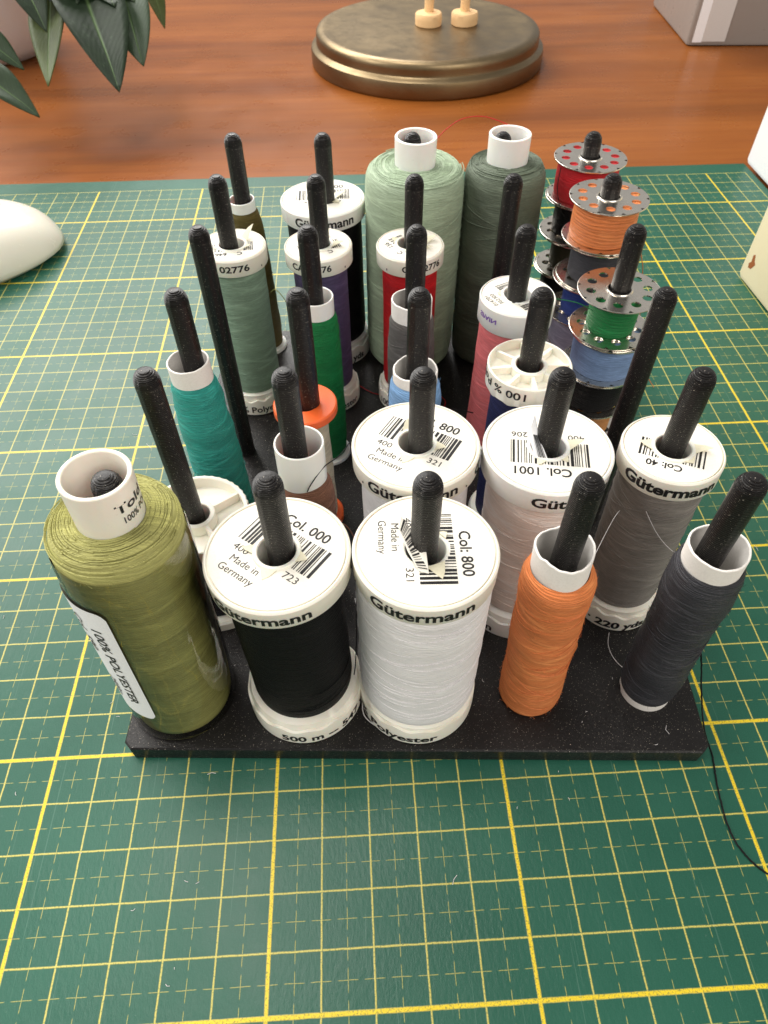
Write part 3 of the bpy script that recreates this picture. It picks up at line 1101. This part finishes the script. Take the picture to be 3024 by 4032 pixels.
fo = spoked(t, 5.40, 0.93, 0.55, 8, 0.30, 0.40, 'cream', 0, deep=0.26, wav=0.03, rimw=0.05)
mb = MB()
mb2 = MB()
V_, F_, w_ = text_geo('100 % Polyester', 0.27, 0.004)
out = []
for (x, y, _) in V_:
    th_ = rad(-100) - x / w_ * rad(140)
    out.append((0.942 * math.cos(th_), 0.942 * math.sin(th_), 5.40 - 0.13 - y))
mb2.add(out, F_)
mb2.build('lettering', M['ink'], fo, False)
wound(t, [(0.7, 0.5), (0.76, 0.6), (0.77, 4.5), (0.7, 4.9)], T['navy'], 54)
MB().lathe([(0.4, 0.0), (0.9, 0.0), (0.93, 0.03), (0.93, 0.45), (0.88, 0.55), (0.6, 0.6)], 80).build('bottom_flange', M['cream'], t)

# ---- fourth row ----------------------------------------------------
tube_spool('thread_spool', 'slim emerald green thread tube with white rim behind orange ringed spool', (1.18, 13.97, BZ), (1.20, 13.98, 5.86), 0.46,
           [(0.46, 0.12), (0.56, 0.2), (0.585, 0.6), (0.58, 3.0), (0.555, 4.3), (0.51, 4.75), (0.465, 4.9)], 'green', 61, 5.36, amp=0.03, nwind=14, wmat=ST['green'], pap='white2', tname='plastic_tube', steep=1.2)
_o = [o for o in bpy.data.objects if o.get('label', '').startswith('slim emerald')][0]
MB().lathe([(0.4, 0.0), (0.66, 0.0), (0.68, 0.02), (0.66, 0.1), (0.5, 0.14)], 64).build('tube_foot', M['white2'], _o)
tube_spool('thread_spool', 'small mid grey thread tube in front of the red spool', (3.63, 13.82, BZ), (3.60, 13.80, 5.8), 0.51,
           [(0.5, 0.05), (0.60, 0.1), (0.62, 0.6), (0.61, 3.0), (0.60, 4.1), (0.565, 4.7), (0.515, 4.84)], 'midgrey', 62, 5.3, rag=0.02, amp=0.04, nwind=10)
t44 = gutermann('thread_spool', 'coral pink thread spool with tall white cap and stamped edge', (6.17, 13.76, BZ), (6.24, 13.80, 5.85), 0.945, 0.865, 'coral', 63,
                [], [], 118, '', '02303', k=0.78, ft=0.66, made=None, fl=((-20, 0.3, 0.26, 0.14), (170, 0.22, 0.1, 0.02)), nwind=10, disc=False, pl='white2')
tp = t44.children[0]
MB().lathe([(0.40, 5.242), (0.40, 5.29), (0.87, 5.29), (0.88, 5.28), (0.885, 5.242)], 80).build('paper_disc', M['sticker'], tp)
rng = random.Random(9)
mb = MB()
barcode(mb, -0.62, 0.62, -0.34, 0.26, 5.302, rad(118 + 0), 0.40, rng)
mb.build('barcode', M['ink'], tp, False)
mb = MB()
text_flat(mb, '302303', 0.17, 0.12, 0.50, 5.302, rad(118), 0.0, 0.4)
text_flat(mb, '014701', 0.17, 0.12, 0.67, 5.302, rad(118), 0.0, 0.4)
mb.build('lettering', M['grey_ink'], tp, False)
mb = MB()
text_cyl(mb, 'SPAIN', 0.17, 0.945, 5.05, -105 - 62, -105 - 98, True, 0.004)
_o = mb.build('stamp', M['purple_ink'], tp, False)
mb = MB()
text_cyl(mb, 'S', 0.2, 0.945, 4.85, -105 + 26, -105 + 36, False, 0.01)
mb.build('lettering', M['ink'], tp, False)

# ---- fifth row -----------------------------------------------------
gutermann('thread_spool', 'sage green thread spool with white cap at left of fifth row', (-1.13, 16.62, BZ), (-1.10, 16.72, 5.8), 0.93, 0.80, 'sage', 71,
          [('CA 02776', -62, 22, 0.25), ('.', 46, 49, 0.4)], [('100 % Polyester', -75, 60, 0.26)], 186, 'Col. 646', '4008015', k=0.72, made=None,
          fl=((40, 0.3, 0.34, 0.34), (-20, 0.2, 0.16, 0.08), (200, 0.2, 0.1, 0.0)), nwind=10, bold=0.006)
gutermann('thread_spool', 'dull purple thread spool with white cap in front of large black spool', (1.28, 16.58, BZ), (1.25, 16.60, 5.8), 0.93, 0.75, 'purple', 72,
          [('CA 02776', -51, 19, 0.25), ('.', 45, 48, 0.4)], [('100 % Polyester', -65, 60, 0.26)], 197, 'Col. 810', '4008007', k=0.72, made=None,
          fl=((-10, 0.3, 0.3, 0.14), (60, 0.24, 0.2, 0.12), (215, 0.2, 0.1, 0.0)), nwind=4, bold=0.006)
gutermann('thread_spool', 'bright red thread spool with white cap in front of mint cone', (3.78, 16.43, BZ), (3.76, 16.44, 5.8), 0.93, 0.76, 'red', 73,
          [('CA 02776', -13, 58, 0.25), ('.', -43, -40, 0.4)], [('100 % Polyester', -65, 60, 0.26)], 123, 'Col. 156', '4008', k=0.72, made=None,
          fl=((15, 0.34, 0.34, 0.14), (150, 0.24, 0.16, 0.06), (-30, 0.2, 0.26, 0.1)), nwind=4, bold=0.006)

# ---- back row ------------------------------------------------------
tube_spool('thread_spool', 'slim brownish olive thread tube at the far left back', (-0.90, 19.45, BZ), (-1.04, 19.26, 5.85), 0.385,
           [(0.39, 0.12), (0.47, 0.2), (0.52, 0.8), (0.52, 3.5), (0.49, 4.6), (0.44, 4.95), (0.39, 5.06)], 'brownolive', 81, 5.36, amp=0.03, nwind=8, pap='white2', tname='plastic_tube')
_o = [o for o in bpy.data.objects if o.get('label', '').startswith('slim brownish')][0]
MB().lathe([(0.36, 0.0), (0.58, 0.0), (0.6, 0.02), (0.58, 0.12), (0.44, 0.16)], 64).build('tube_foot', M['white2'], _o)
gutermann('thread_spool', 'large black thread spool with white top in the back row', (1.40, 19.25, BZ), (1.36, 19.32, 5.8), 1.265, 1.13, 'black', 82,
          [('Gütermann', -42, 42, 0.36)], [('500 m -- 547 yds', -60, 50, 0.27)], 0, 'Col. 000', '4008015037', made=('', 'W'), pl='white2',
          fl=((10, 0.34, 0.3, 0.12), (-40, 0.26, 0.26, 0.06)), nwind=3)


def cone(label, base, top, thr, R, H, seed, zt):
    t = thing('thread_cone', label, 'thread cone', base, top)
    MB().lathe([(0.50, 0.0), (0.50, H - 0.02), (0.515, H), (0.57, H), (0.585, H - 0.02), (0.575, H - 0.8), (0.56, 0.0)], 72).build('plastic_tube', M['white2'], t)
    pts = [(0.6, 0.05), (R * 0.9, 0.06), (R * 0.97, 0.2), (R, 0.6), (R * 1.01, 3.0), (R, zt - 0.50), (R * 0.985, zt - 0.31), (R * 0.95, zt - 0.18), (R * 0.87, zt - 0.08), (R * 0.72, zt - 0.02), (0.58, zt)]
    th = wound(t, pts, T[thr], seed, 0.03, n=96)
    rng = random.Random(seed)
    mb = MB()
    f = rprof(pts)
    for i in range(80):
        f_ = rng.random()
        rr = 0.6 + (R * 0.92 - 0.6) * f_
        zf = zt + 0.010 - 0.03 * f_ - 0.11 * f_ ** 5
        a = rng.uniform(0, 6.28)
        sp = rng.uniform(0.8, 2.4)
        dr = rng.uniform(-0.1, 0.1)
        mb.tube([((rr + dr * q / 14) * math.cos(a + sp * q / 14), (rr + dr * q / 14) * math.sin(a + sp * q / 14), zf) for q in range(15)], 0.014, 4)
    tag(mb.build('loose_windings', T[thr], th), kind='stuff')
    windings(th, f, 0.6, zt - 0.7, 16, T[thr], seed + 3, 0.014, 0.8)
    fuzz(th, f, 0.4, zt - 0.06, 1500, ST[thr], seed + 8, 0.12)
    return t


cone('large pale mint green thread cone with white tube, back row', (4.03, 18.88, BZ), (4.06, 18.80, 7.65), 'mint', 1.43, 7.15, 83, 6.42)
cone('large dark grey green thread cone with white tube, back row', (6.66, 18.78, BZ), (6.67, 18.82, 7.65), 'greygreen', 1.155, 7.15, 84, 6.42)

# ---- bobbins -------------------------------------------------------


def bobbin_disc_mesh():
    """steel disc with ten round holes and a rolled hub collar"""
    mb = MB()
    R, r0, rh, rc, nh, hz = 1.0, 0.30, 0.120, 0.70, 10, 0.018
    seg = 12
    for side_, zz in ((1, hz), (-1, -hz)):
        for hidx in range(nh):
            a0 = 2 * PI * hidx / nh
            half = PI / nh
            # a sector round one hole: outer loop of the sector matched to the hole loop
            hole_, outer = [], []
            cx_, cy_ = rc * math.cos(a0), rc * math.sin(a0)
            for k in range(seg * 2):
                b_ = 2 * PI * k / (seg * 2)
                lx, ly = math.cos(b_), math.sin(b_)
                hole_.append((cx_ + rh * (lx * math.cos(a0) - ly * math.sin(a0)), cy_ + rh * (lx * math.sin(a0) + ly * math.cos(a0))))
                # sector boundary point in direction b_ (polar box)
                tr = (R - rc) / lx if lx > 1e-6 else ((rc - r0) / -lx if lx < -1e-6 else 1e9)
                ta = (half * rc) / abs(ly) if abs(ly) > 1e-6 else 1e9
                q = min(tr, ta)
                rr = rc + lx * q
                aa = a0 + (ly * q) / rc
                outer.append((rr * math.cos(aa), rr * math.sin(aa)))
            b = len(mb.v)
            n_ = seg * 2
            mb.v += [(x, y, zz) for x, y in hole_] + [(x, y, zz) for x, y in outer]
            for k in range(n_):
                k2 = (k + 1) % n_
                f = (b + k, b + n_ + k, b + n_ + k2, b + k2)
                mb.face(f if side_ > 0 else f[::-1])
            if side_ > 0:                    # wall of the hole
                b2 = len(mb.v)
                mb.v += [(x, y, hz) for x, y in hole_] + [(x, y, -hz) for x, y in hole_]
                for k in range(n_):
                    k2 = (k + 1) % n_
                    mb.face((b2 + k2, b2 + k, b2 + n_ + k, b2 + n_ + k2))
    mb.lathe([(R - 0.004, hz), (R + 0.012, hz - 0.004), (R + 0.015, 0), (R + 0.012, -hz + 0.004), (R - 0.004, -hz)], 96)
    mb.lathe([(0.27, -0.05), (0.27, 0.03), (0.28, 0.045), (0.31, 0.045), (0.325, 0.03), (0.33, hz - 0.003)], 48)
    return mb


disc_me = bobbin_disc_mesh().mesh('disc', M['steel'], True, 35)
core_me = MB().lathe([(0.29, -1.08), (0.29, 0.0)], 40).mesh('core', M['steel'], True, 60)
_bob = {}


def bobbin(label, x, y, ztop, thr, rt, seed, dx=0.0, dy=0.0, rz=0.0):
    hb = 1.085
    t = thing('bobbin', label, 'bobbin', (x + dx, y + dy, ztop - hb), rz=rz, group='metal bobbins stacked on the right column of pegs')
    for z_ in (hb - 0.02, 0.02):
        o = bpy.data.objects.new('disc', disc_me)
        col.objects.link(o)
        o.parent = t
        o.location = (0, 0, z_ * S)
        if z_ < 0.5:
            o.rotation_euler = (PI, 0, 0.3)
    key = (thr, rt)
    wound(t, [(0.3, 0.045), (rt - 0.03, 0.045), (rt, 0.12), (rt + 0.01, hb * 0.5), (rt, hb - 0.12), (rt - 0.03, hb - 0.045), (0.3, hb - 0.045)], T[thr], seed, 0.02, n=56)
    o = bpy.data.objects.new('core', core_me)
    col.objects.link(o)
    o.parent = t
    o.location = (0, 0, (hb - 0.03) * S)
    return t


p4, p5, p6 = pin(5, 4), pin(5, 5), pin(5, 6)
hs = 1.09
stack6 = [('red', 'bobred', 0.86, 'metal bobbin of red thread topping the rearmost stack'), ('b', 'bobblack', 0.66, 'black thread bobbin directly under the red bobbin'),
          ('o', 'bobolive', 0.62, 'dark olive thread bobbin third down in the rearmost stack'), ('k', 'bobblack', 0.7, 'black thread bobbin fourth down in the rearmost stack'),
          ('g', 'bobgrey', 0.7, 'dark grey bobbin second from the bottom of the rearmost stack'), ('g', 'bobblack', 0.7, 'bottom bobbin of the rearmost stack, almost hidden')]
for i, (_, tc, rr, lb) in enumerate(stack6):
    bobbin(lb, p6.x, p6.y, 7.03 - i * hs, tc, rr, 100 + i, 0.02 - 0.05 * (i % 2), -0.02 + 0.04 * ((i + 1) % 3 - 1), 0.4 * i)
stack5 = [('boborange', 0.83, 'metal bobbin of orange thread topping the middle stack'), ('bobgrey', 0.72, 'dark grey thread bobbin directly under the orange bobbin'),
          ('blue', 0.62, 'royal blue thread bobbin third down in the middle stack'), ('lilac', 0.84, 'pale lilac thread bobbin fourth down in the middle stack'),
          ('bobblack', 0.8, 'black bobbin under the lilac one in the middle stack'), ('bobgrey', 0.75, 'bottom bobbin of the middle stack, almost hidden')]
for i, (tc, rr, lb) in enumerate(stack5):
    bobbin(lb, p5.x, p5.y, 7.10 - i * hs, tc, rr, 120 + i, 0.02 + 0.05 * math.sin(2.3 * i), -0.01 + 0.05 * math.cos(1.7 * i), 0.55 * i + 0.1)
stack4 = [('bobgreen', 0.60, 'metal bobbin of bright green thread topping the front stack'), ('bobblue', 0.84, 'pale blue thread bobbin directly under the green bobbin'),
          ('bobblack', 0.8, 'black thread bobbin third down in the front stack'), ('tan', 0.74, 'tan thread bobbin fourth down in the front stack'),
          ('bobblack', 0.7, 'bottom bobbin of the front stack, almost hidden')]
for i, (tc, rr, lb) in enumerate(stack4):
    bobbin(lb, p4.x, p4.y, 6.06 - i * hs, tc, rr, 140 + i, -0.02 + 0.04 * math.sin(1.9 * i), -0.06 + 0.05 * math.cos(2.1 * i), 0.35 * i)

# ------------------------------------------------------------------ loose threads


def smooth_path(pts, n=12):
    P = [Vector(p) for p in pts]
    out = []
    for i in range(len(P) - 1):
        p0, p1, p2, p3 = P[max(i - 1, 0)], P[i], P[i + 1], P[min(i + 2, len(P) - 1)]
        for k in range(n):
            t = k / n
            out.append(0.5 * ((2 * p1) + (p2 - p0) * t + (2 * p0 - 5 * p1 + 4 * p2 - p3) * t * t + (3 * p1 - p0 - 3 * p2 + p3) * t ** 3))
    out.append(P[-1])
    return out


def strand(label, pts, r, mat, cat='thread', wig=0.0):
    P = smooth_path(pts)
    rng = random.Random(len(label))
    if wig:
        P = [p + Vector((rng.uniform(-wig, wig), rng.uniform(-wig, wig), 0)) for p in P]
    return tag(MB().tube(P, r, 6).build('loose_thread', mat, None), label, cat, 'loose thread ends')


strand('black thread end trailing off the board at lower right', [(8.95, 5.9, 2.6), (9.55, 6.0, 1.6), (9.78, 5.5, 0.5), (9.78, 4.85, 0.03), (9.74, 4.2, 0.02), (9.62, 3.6, 0.02), (9.54, 2.75, 0.02), (9.68, 2.2, 0.02), (10.1, 1.75, 0.02), (11.0, 1.3, 0.02)], 0.02, ST['black'], wig=0.006)
strand('orange thread tail curling from the orange bobbin onto the mat', [(9.55, 16.3, 6.3), (9.95, 16.35, 6.0), (10.5, 16.4, 4.6), (11.0, 16.6, 2.6), (11.5, 16.9, 1.2), (12.35, 16.9, 0.02)], 0.013, ST['boborange'], wig=0.012)
strand('red thread arching between the two cone tubes', [(4.6, 19.2, 7.3), (5.0, 19.6, 7.5), (5.5, 19.9, 7.65), (6.1, 19.8, 7.72), (6.75, 19.5, 7.6)], 0.012, ST['red'])
strand('red thread end lying between the black and red spools', [(2.0, 17.2, 0.55), (2.6, 16.6, 0.53), (3.2, 16.3, 0.55), (3.7, 15.5, 0.53), (4.4, 15.3, 0.55), (5.0, 16.0, 0.53), (4.3, 16.9, 0.6)], 0.012, ST['red'])
strand('dark thread looping from the brown spool tube', [(1.05, 8.25, 5.0), (1.15, 8.28, 5.2), (1.42, 8.6, 5.35), (1.75, 9.3, 5.0), (2.2, 10.2, 4.9), (2.75, 10.55, 5.0), (3.4, 10.50, 4.95), (4.2, 10.75, 4.85), (4.9, 11.2, 4.3)], 0.012, ST['black'])
strand('copper brown thread loop beside the brown spool', [(1.45, 8.55, 3.5), (1.75, 8.4, 3.7), (2.0, 8.2, 3.2), (2.02, 8.05, 2.4), (1.9, 8.1, 1.6)], 0.014, ST['brown'])
strand('white thread end between the black and white front spools', [(1.9, 7.2, 2.6), (1.97, 6.75, 2.2), (1.92, 6.4, 1.4), (1.96, 5.9, 0.7), (1.98, 5.4, 0.53), (2.35, 5.05, 0.53)], 0.013, ST['white'])
strand('black thread hanging beside the black front spool', [(1.93, 7.0, 3.0), (1.9, 6.6, 2.2), (1.84, 6.2, 1.5), (1.78, 6.0, 1.2)], 0.012, ST['black'])
strand('pale thread slanting across the grey spool', [(7.85, 7.52, 4.78), (8.15, 7.34, 4.3), (8.5, 7.22, 3.9), (8.72, 6.8, 4.0), (8.62, 6.25, 4.5)], 0.0075, ST['white'])
strand('pale thread end curling on the board below the grey spool', [(8.0, 7.1, 0.7), (7.95, 6.85, 0.55), (8.0, 6.5, 0.52), (8.2, 6.15, 0.52)], 0.0075, ST['white'])
strand('pale thread looping from the grey spool to the orange tube', [(7.6, 8.0, 4.3), (7.25, 7.55, 4.5), (6.75, 6.85, 4.3), (6.3, 6.2, 3.9), (6.2, 6.05, 3.6)], 0.0075, ST['white'])
strand('orange thread loop sagging from the orange front tube', [(6.3, 5.62, 3.2), (6.42, 5.65, 2.8), (6.42, 5.7, 2.2), (6.28, 5.6, 1.7)], 0.014, ST['orange'])
strand('dark olive thread end standing off the slim olive tube', [(-0.55, 19.0, 2.9), (-0.35, 18.8, 3.1), (-0.1, 18.6, 2.9), (0.05, 18.5, 2.5)], 0.013, ST['olive'])
strand('black thread hanging from the red bobbin', [(8.1, 18.3, 6.9), (8.05, 18.1, 6.4), (8.2, 17.9, 5.9), (8.35, 17.9, 5.7)], 0.012, ST['black'])
strand('green thread end crossing to the green bobbin', [(8.05, 13.3, 5.6), (7.7, 13.6, 5.65), (7.2, 13.9, 5.6)], 0.012, ST['green'])
strand('pale blue thread wisp standing behind the grey spool', [(9.55, 13.2, 2.6), (9.7, 12.6, 2.2), (9.75, 12.2, 1.6)], 0.009, ST['sky'])
# lint and short fibres scattered on the board and the mat
mb = MB()
rng = random.Random(17)
for i in range(130):
    onb = rng.random() < 0.3
    if onb:
        p = bpt(rng.uniform(0.3, W - 0.3), rng.uniform(0.1, 2.2))
        z0 = BZ + 0.012
    else:
        p = (rng.uniform(-9, 14), rng.uniform(-2, 30))
        z0 = 0.01
    a = rng.uniform(0, 6.28)
    l = rng.uniform(0.02, 0.09) if rng.random() < 0.85 else rng.uniform(0.15, 0.3)
    bnd = rng.uniform(-0.3, 0.3) * l
    mb.tube([(p[0], p[1], z0), (p[0] + math.cos(a) * l / 2 - math.sin(a) * bnd, p[1] + math.sin(a) * l / 2 + math.cos(a) * bnd, z0 + 0.008), (p[0] + math.cos(a) * l, p[1] + math.sin(a) * l, z0)], 0.0055, 4)
tag(mb.build('lint', ST['white'], None), 'tiny pale lint specks scattered on mat and board', 'lint', kind='stuff')

# ------------------------------------------------------------------ things behind
# computer mouse at the left edge
t = thing('computer_mouse', 'glossy white rounded computer mouse at the left edge of the mat', 'mouse', (-15.45, 26.0, 0.0), rz=rad(30))
mb = MB()
nu, nv = 56, 16
b0 = 0
L_, Wd = 5.5, 2.9
for j in range(nv + 1):
    s_ = j / nv
    for i in range(nu):
        a = 2 * PI * i / nu
        ca, sa = math.cos(a), math.sin(a)
        e = 2.6
        q = (abs(ca) ** e + abs(sa) ** e) ** (-1 / e)
        k = math.cos(s_ * PI / 2) ** 0.5 if j < nv else 0.0
        ins = 0.90 if j == 0 else 1.0
        x, y = L_ * q * ca * k * ins, Wd * q * sa * k * ins
        hgt = 0.16 + 1.95 * math.sin(s_ * PI / 2) ** 1.1 * (1 - 0.12 * (x / L_) ** 2)
        if j == 0:
            hgt = 0.03
        mb.v.append((x, y, hgt))
for j in range(nv):
    for i in range(nu):
        i2 = (i + 1) % nu
        mb.face((j * nu + i, j * nu + i2, (j + 1) * nu + i2, (j + 1) * nu + i))
mb.face([i for i in range(nu)][::-1])
mb.build('shell', M['mouse'], t, True, None)
mb = MB()
mb.tube([(3.1, 0.55, 1.93), (3.35, 0.42, 1.90), (3.6, 0.30, 1.86)], 0.03, 5)
mb.build('seam', M['grey_ink'], t)

# round brass base with a pegged wooden figure standing on it
t = thing('brass_stand', 'round stepped aged brass base on the wooden table', 'brass base', (7.75, 52.0, -0.3))
MB().lathe([(6.9, 0.0), (7.62, 0.0), (7.66, 0.05), (7.70, 0.15), (7.70, 0.80), (7.66, 0.95), (7.55, 1.04), (7.42, 1.08), (7.34, 1.16), (7.32, 1.3), (7.34, 1.5), (7.32, 1.72), (7.22, 1.86), (7.05, 1.93), (6.8, 1.94),
            (6.6, 1.9), (5.0, 1.9), (3.0, 1.91), (0.01, 1.92)], 160).build('base', M['brass'], t)
t = thing('wooden_figure', 'pale wooden peg legs with round feet standing on the brass base', 'figurine', (9.0, 52.1, 1.6))
for sx_ in (-1.17, 1.17):
    def foot_(th, r, z, s=sx_):
        return r * (1 + 0.02 * math.sin(3 * th + s)), z
    fo = MB().lathe([(0.02, 0.0), (0.80, 0.0), (0.86, 0.05), (0.87, 0.35), (0.86, 0.62), (0.80, 0.70), (0.25, 0.72), (0.02, 0.72)], 48, foot_, cx=sx_, cy=0.0, caps=(True, True)).build('foot', M['pale_wood'], t)
    MB().lathe([(0.30, 0.6), (0.30, 6.0)], 32, cx=sx_ + 0.02, cy=0.15, caps=(True, True)).build('leg', M['pale_wood'], t)
MB().box(-1.7, 1.7, -0.5, 0.8, 6.0, 8.0).build('hip', M['pale_wood'], t, False)

# metal box at the upper right
t = thing('metal_box', 'brushed silver metal box at the upper right of the table', 'box', (26.0, 53.2, -0.3), rz=rad(-4))


def rbox(x0, x1, y0, y1, z0, z1, r=0.3, k=5):
    pts = []
    for (cx, cy, a) in ((x1 - r, y0 + r, -90), (x1 - r, y1 - r, 0), (x0 + r, y1 - r, 90), (x0 + r, y0 + r, 180)):
        for i in range(k + 1):
            q = rad(a + 90 * i / k)
            pts.append((cx + r * math.cos(q), cy + r * math.sin(q)))
    mb = MB()
    n = len(pts)
    cxm, cym = (x0 + x1) / 2, (y0 + y1) / 2
    for (ins, z) in ((0.25, z0), (0.06, z0 + 0.07), (0.0, z0 + 0.25), (0.0, z1)):
        for (x, y) in pts:
            sx2 = (x - cxm) * (1 - ins / ((x1 - x0) / 2)) + cxm
            sy2 = (y - cym) * (1 - ins / ((y1 - y0) / 2)) + cym
            mb.v.append((sx2, sy2, z))
    for j in range(3):
        for i in range(n):
            i2 = (i + 1) % n
            mb.face((j * n + i, j * n + i2, (j + 1) * n + i2, (j + 1) * n + i))
    mb.face(list(range(n))[::-1])
    mb.face([3 * n + i for i in range(n)])
    return mb


rbox(0, 14, 0, 10, 0, 12, 0.28).build('body', plastic_material('grey_lacquer', (150, 144, 138), 0.3, 0.03, 0, (140, 130, 120)), t, True, 40)
MB().box(0.32, 0.95, -0.03, -0.006, 0.25, 11).build('white_strip', M['card'], t, False)
MB().box(0.95, 2.55, -0.045, -0.006, 0.3, 11).build('reflection_strip', paper_material('pale_reflection', (206, 202, 198)), t, False)  # reflection on the glossy front, painted as a pale strip

# white box and cream block at the right edge
t = rbox(0, 10, 0, 8.0, 0, 12, 0.05, 2).build('white_box', M['card'], None, True, 40)
t.location = Vector((22.42, 26.0, 0.004)) * S
tag(t, 'plain white box standing at the far right corner of the mat', 'box')
t = thing('cream_block', 'cream painted block with a brown chip at the right edge', 'block', (18.3, 14.6, 0.004), rz=rad(2.5))
rbox(0, 8, 0, 9.05, 0, 9, 0.12, 4).build('body', M['cream_paint'], t, True, 40)
mb = MB()
cp = [(0.55, 0.75), (0.72, 1.2), (0.6, 1.35), (0.5, 1.7), (0.38, 1.6), (0.42, 1.15), (0.3, 0.95), (0.36, 0.7)]
mb.add([(-0.008, 9.05 - y_ - 0.1, z_ * 0.6 + 0.25) for y_, z_ in cp] + [(0.01, 9.05 - y_ - 0.1, z_ * 0.6 + 0.25) for y_, z_ in cp], [tuple(range(8)), tuple(range(15, 7, -1))] + [(i, (i + 1) % 8, (i + 1) % 8 + 8, i + 8) for i in range(8)])
mb.build('paint_chip', M['chip'], t, False)

# potted plant at the upper left
t = thing('potted_plant', 'leafy dark green plant in a pale pot at the upper left', 'potted plant', (-21.6, 55.2, -0.3))
MB().lathe([(2.4, 0.0), (2.8, 0.1), (3.5, 0.8), (4.1, 2.2), (4.45, 4.2), (4.5, 6.4), (4.4, 8.6), (4.15, 8.6), (4.1, 7.2), (0.02, 7.1)], 80, caps=(True, True)).build('pot', M['pot'], t)
MB().lathe([(4.2, 7.8), (3.0, 8.0), (0.02, 8.1)], 48, wob(0.2, 4)).build('soil', M['twig'], t)


def leaf(parent, base, tip, width, mat, droop=0.6, roll=0.0, name='leaf'):
    """lance-shaped leaf between two world points (cm), folded a little along its midrib"""
    width *= 1.25
    b, e = Vector(base), Vector(tip)
    d = e - b
    L = d.length
    dn = d.normalized()
    side = dn.cross(Vector((0, 0, 1))).normalized()
    nrm = side.cross(dn).normalized()
    q = Quaternion(dn, roll)
    side, nrm = q @ side, q @ nrm
    mb = MB()
    n, mcols = 22, 8
    for i in range(n + 1):
        s = i / n
        w = width * (math.sin(PI * s ** 0.78) ** 0.85) * (1 - 0.25 * s) if 0 < s < 1 else 0.004
        w = max(w, 0.02)
        for j in range(mcols + 1):
            v = j / mcols * 2 - 1
            p = b + d * s + nrm * (droop * math.sin(PI * s) * L * 0.18) + side * (v * w) - nrm * (0.22 * w * (1 - abs(v)) ** 1.3) + nrm * (0.05 * w * math.sin(9 * s + 3 * v))
            mb.v.append(tuple(p))
    k = mcols + 1
    for i in range(n):
        for j in range(mcols):
            mb.face((i * k + j, i * k + j + 1, (i + 1) * k + j + 1, (i + 1) * k + j), [(j / mcols, i / n), ((j + 1) / mcols, i / n), ((j + 1) / mcols, (i + 1) / n), (j / mcols, (i + 1) / n)])
    loc = Vector((-21.6, 55.2, -0.3))
    mb.v = [(x - loc.x, y - loc.y, z_ - loc.z) for x, y, z_ in mb.v]
    o = mb.build(name, mat, parent, True, None)
    so = o.modifiers.new('thick', 'SOLIDIFY')
    so.thickness = 0.04 * S
    return o


stem_c = (-20.5, 55.0, 12.0)
leaves = [((-13.4, 45.9, 6.0), (-12.7, 38.2, 3.0), 0.89, 'leaf_olive', 0.2, 0.1),
          ((-11.9, 45.2, 6.9), (-9.4, 38.7, 2.5), 1.6, 'leaf_dark', 0.3, -0.15),
          ((-9.6, 44.7, 6.0), (-8.4, 40.8, 3.0), 1.07, 'leaf_grey', 0.25, 0.2),
          ((-15.6, 36.4, 5.0), (-12.6, 35.6, 2.5), 0.85, 'leaf_grey', 0.3, 0.2),
          ((-16.2, 39.6, 5.5), (-13.9, 39.0, 3.5), 0.68, 'leaf_grey', 0.25, 0.3),
          ((-13.6, 41.5, 7.6), (-12.3, 39.3, 5.0), 0.75, 'leaf_dark', 0.25, 0.1),
          ((-9.6, 52.0, 5.0), (-9.1, 51.1, 2.0), 0.5, 'leaf_olive', 0.25, 0.2),
          ((-11.6, 46.5, 7.0), (-11.7, 43.2, 4.0), 1.3, 'leaf_dark', 0.25, 0.1),
          ((-10.6, 46.5, 6.6), (-10.0, 43.5, 3.6), 1.2, 'leaf_dark', 0.25, 0.0),
          ((-13.0, 47.0, 7.0), (-12.4, 43.0, 4.6), 1.2, 'leaf_dark', 0.25, 0.0),
          ((-15.2, 43.0, 8.2), (-12.6, 42.6, 6.0), 1.2, 'leaf_dark', 0.25, 0.2),
          ((-12.6, 44.0, 7.4), (-10.2, 43.2, 5.4), 1.3, 'leaf_dark', 0.25, 0.3),
          ((-11.0, 46.0, 6.8), (-8.9, 44.6, 4.8), 1.0, 'leaf_grey', 0.25, 0.3),
          ((-14.2, 44.5, 7.2), (-13.3, 42.0, 5.0), 0.9, 'leaf_dark', 0.25, 0.0),
          ((-13.8, 48.0, 8.0), (-11.4, 42.4, 5.4), 1.9, 'leaf_dark', 0.2, 0.1),
          ((-12.6, 48.5, 8.0), (-9.6, 42.6, 5.2), 2.0, 'leaf_dark', 0.2, -0.1),
          ((-15.6, 47.5, 8.0), (-13.6, 43.2, 6.0), 1.5, 'leaf_dark', 0.2, 0.0),
          ((-11.2, 48.0, 7.6), (-8.7, 43.4, 5.2), 1.5, 'leaf_grey', 0.2, 0.1)]
for (b_, e_, w_, m_, dr, ro) in leaves:
    leaf(t, b_, e_, w_, M[m_], dr, ro)
mb = MB()
off = Vector((-21.6, 55.2, -0.3))
for (b_, e_, *_r) in leaves:
    mb2 = smooth_path([Vector((-21.6, 55.2, 8.0)) - off, (Vector((-21.6, 55.2, 8.0)) + Vector(b_)) / 2 + Vector((0, 0, 3.2)) - off, Vector(b_) - off], 8)
    mb.tube(mb2, lambda s: 0.22 - 0.1 * s, 6)
mb.build('stem', M['twig'], t)
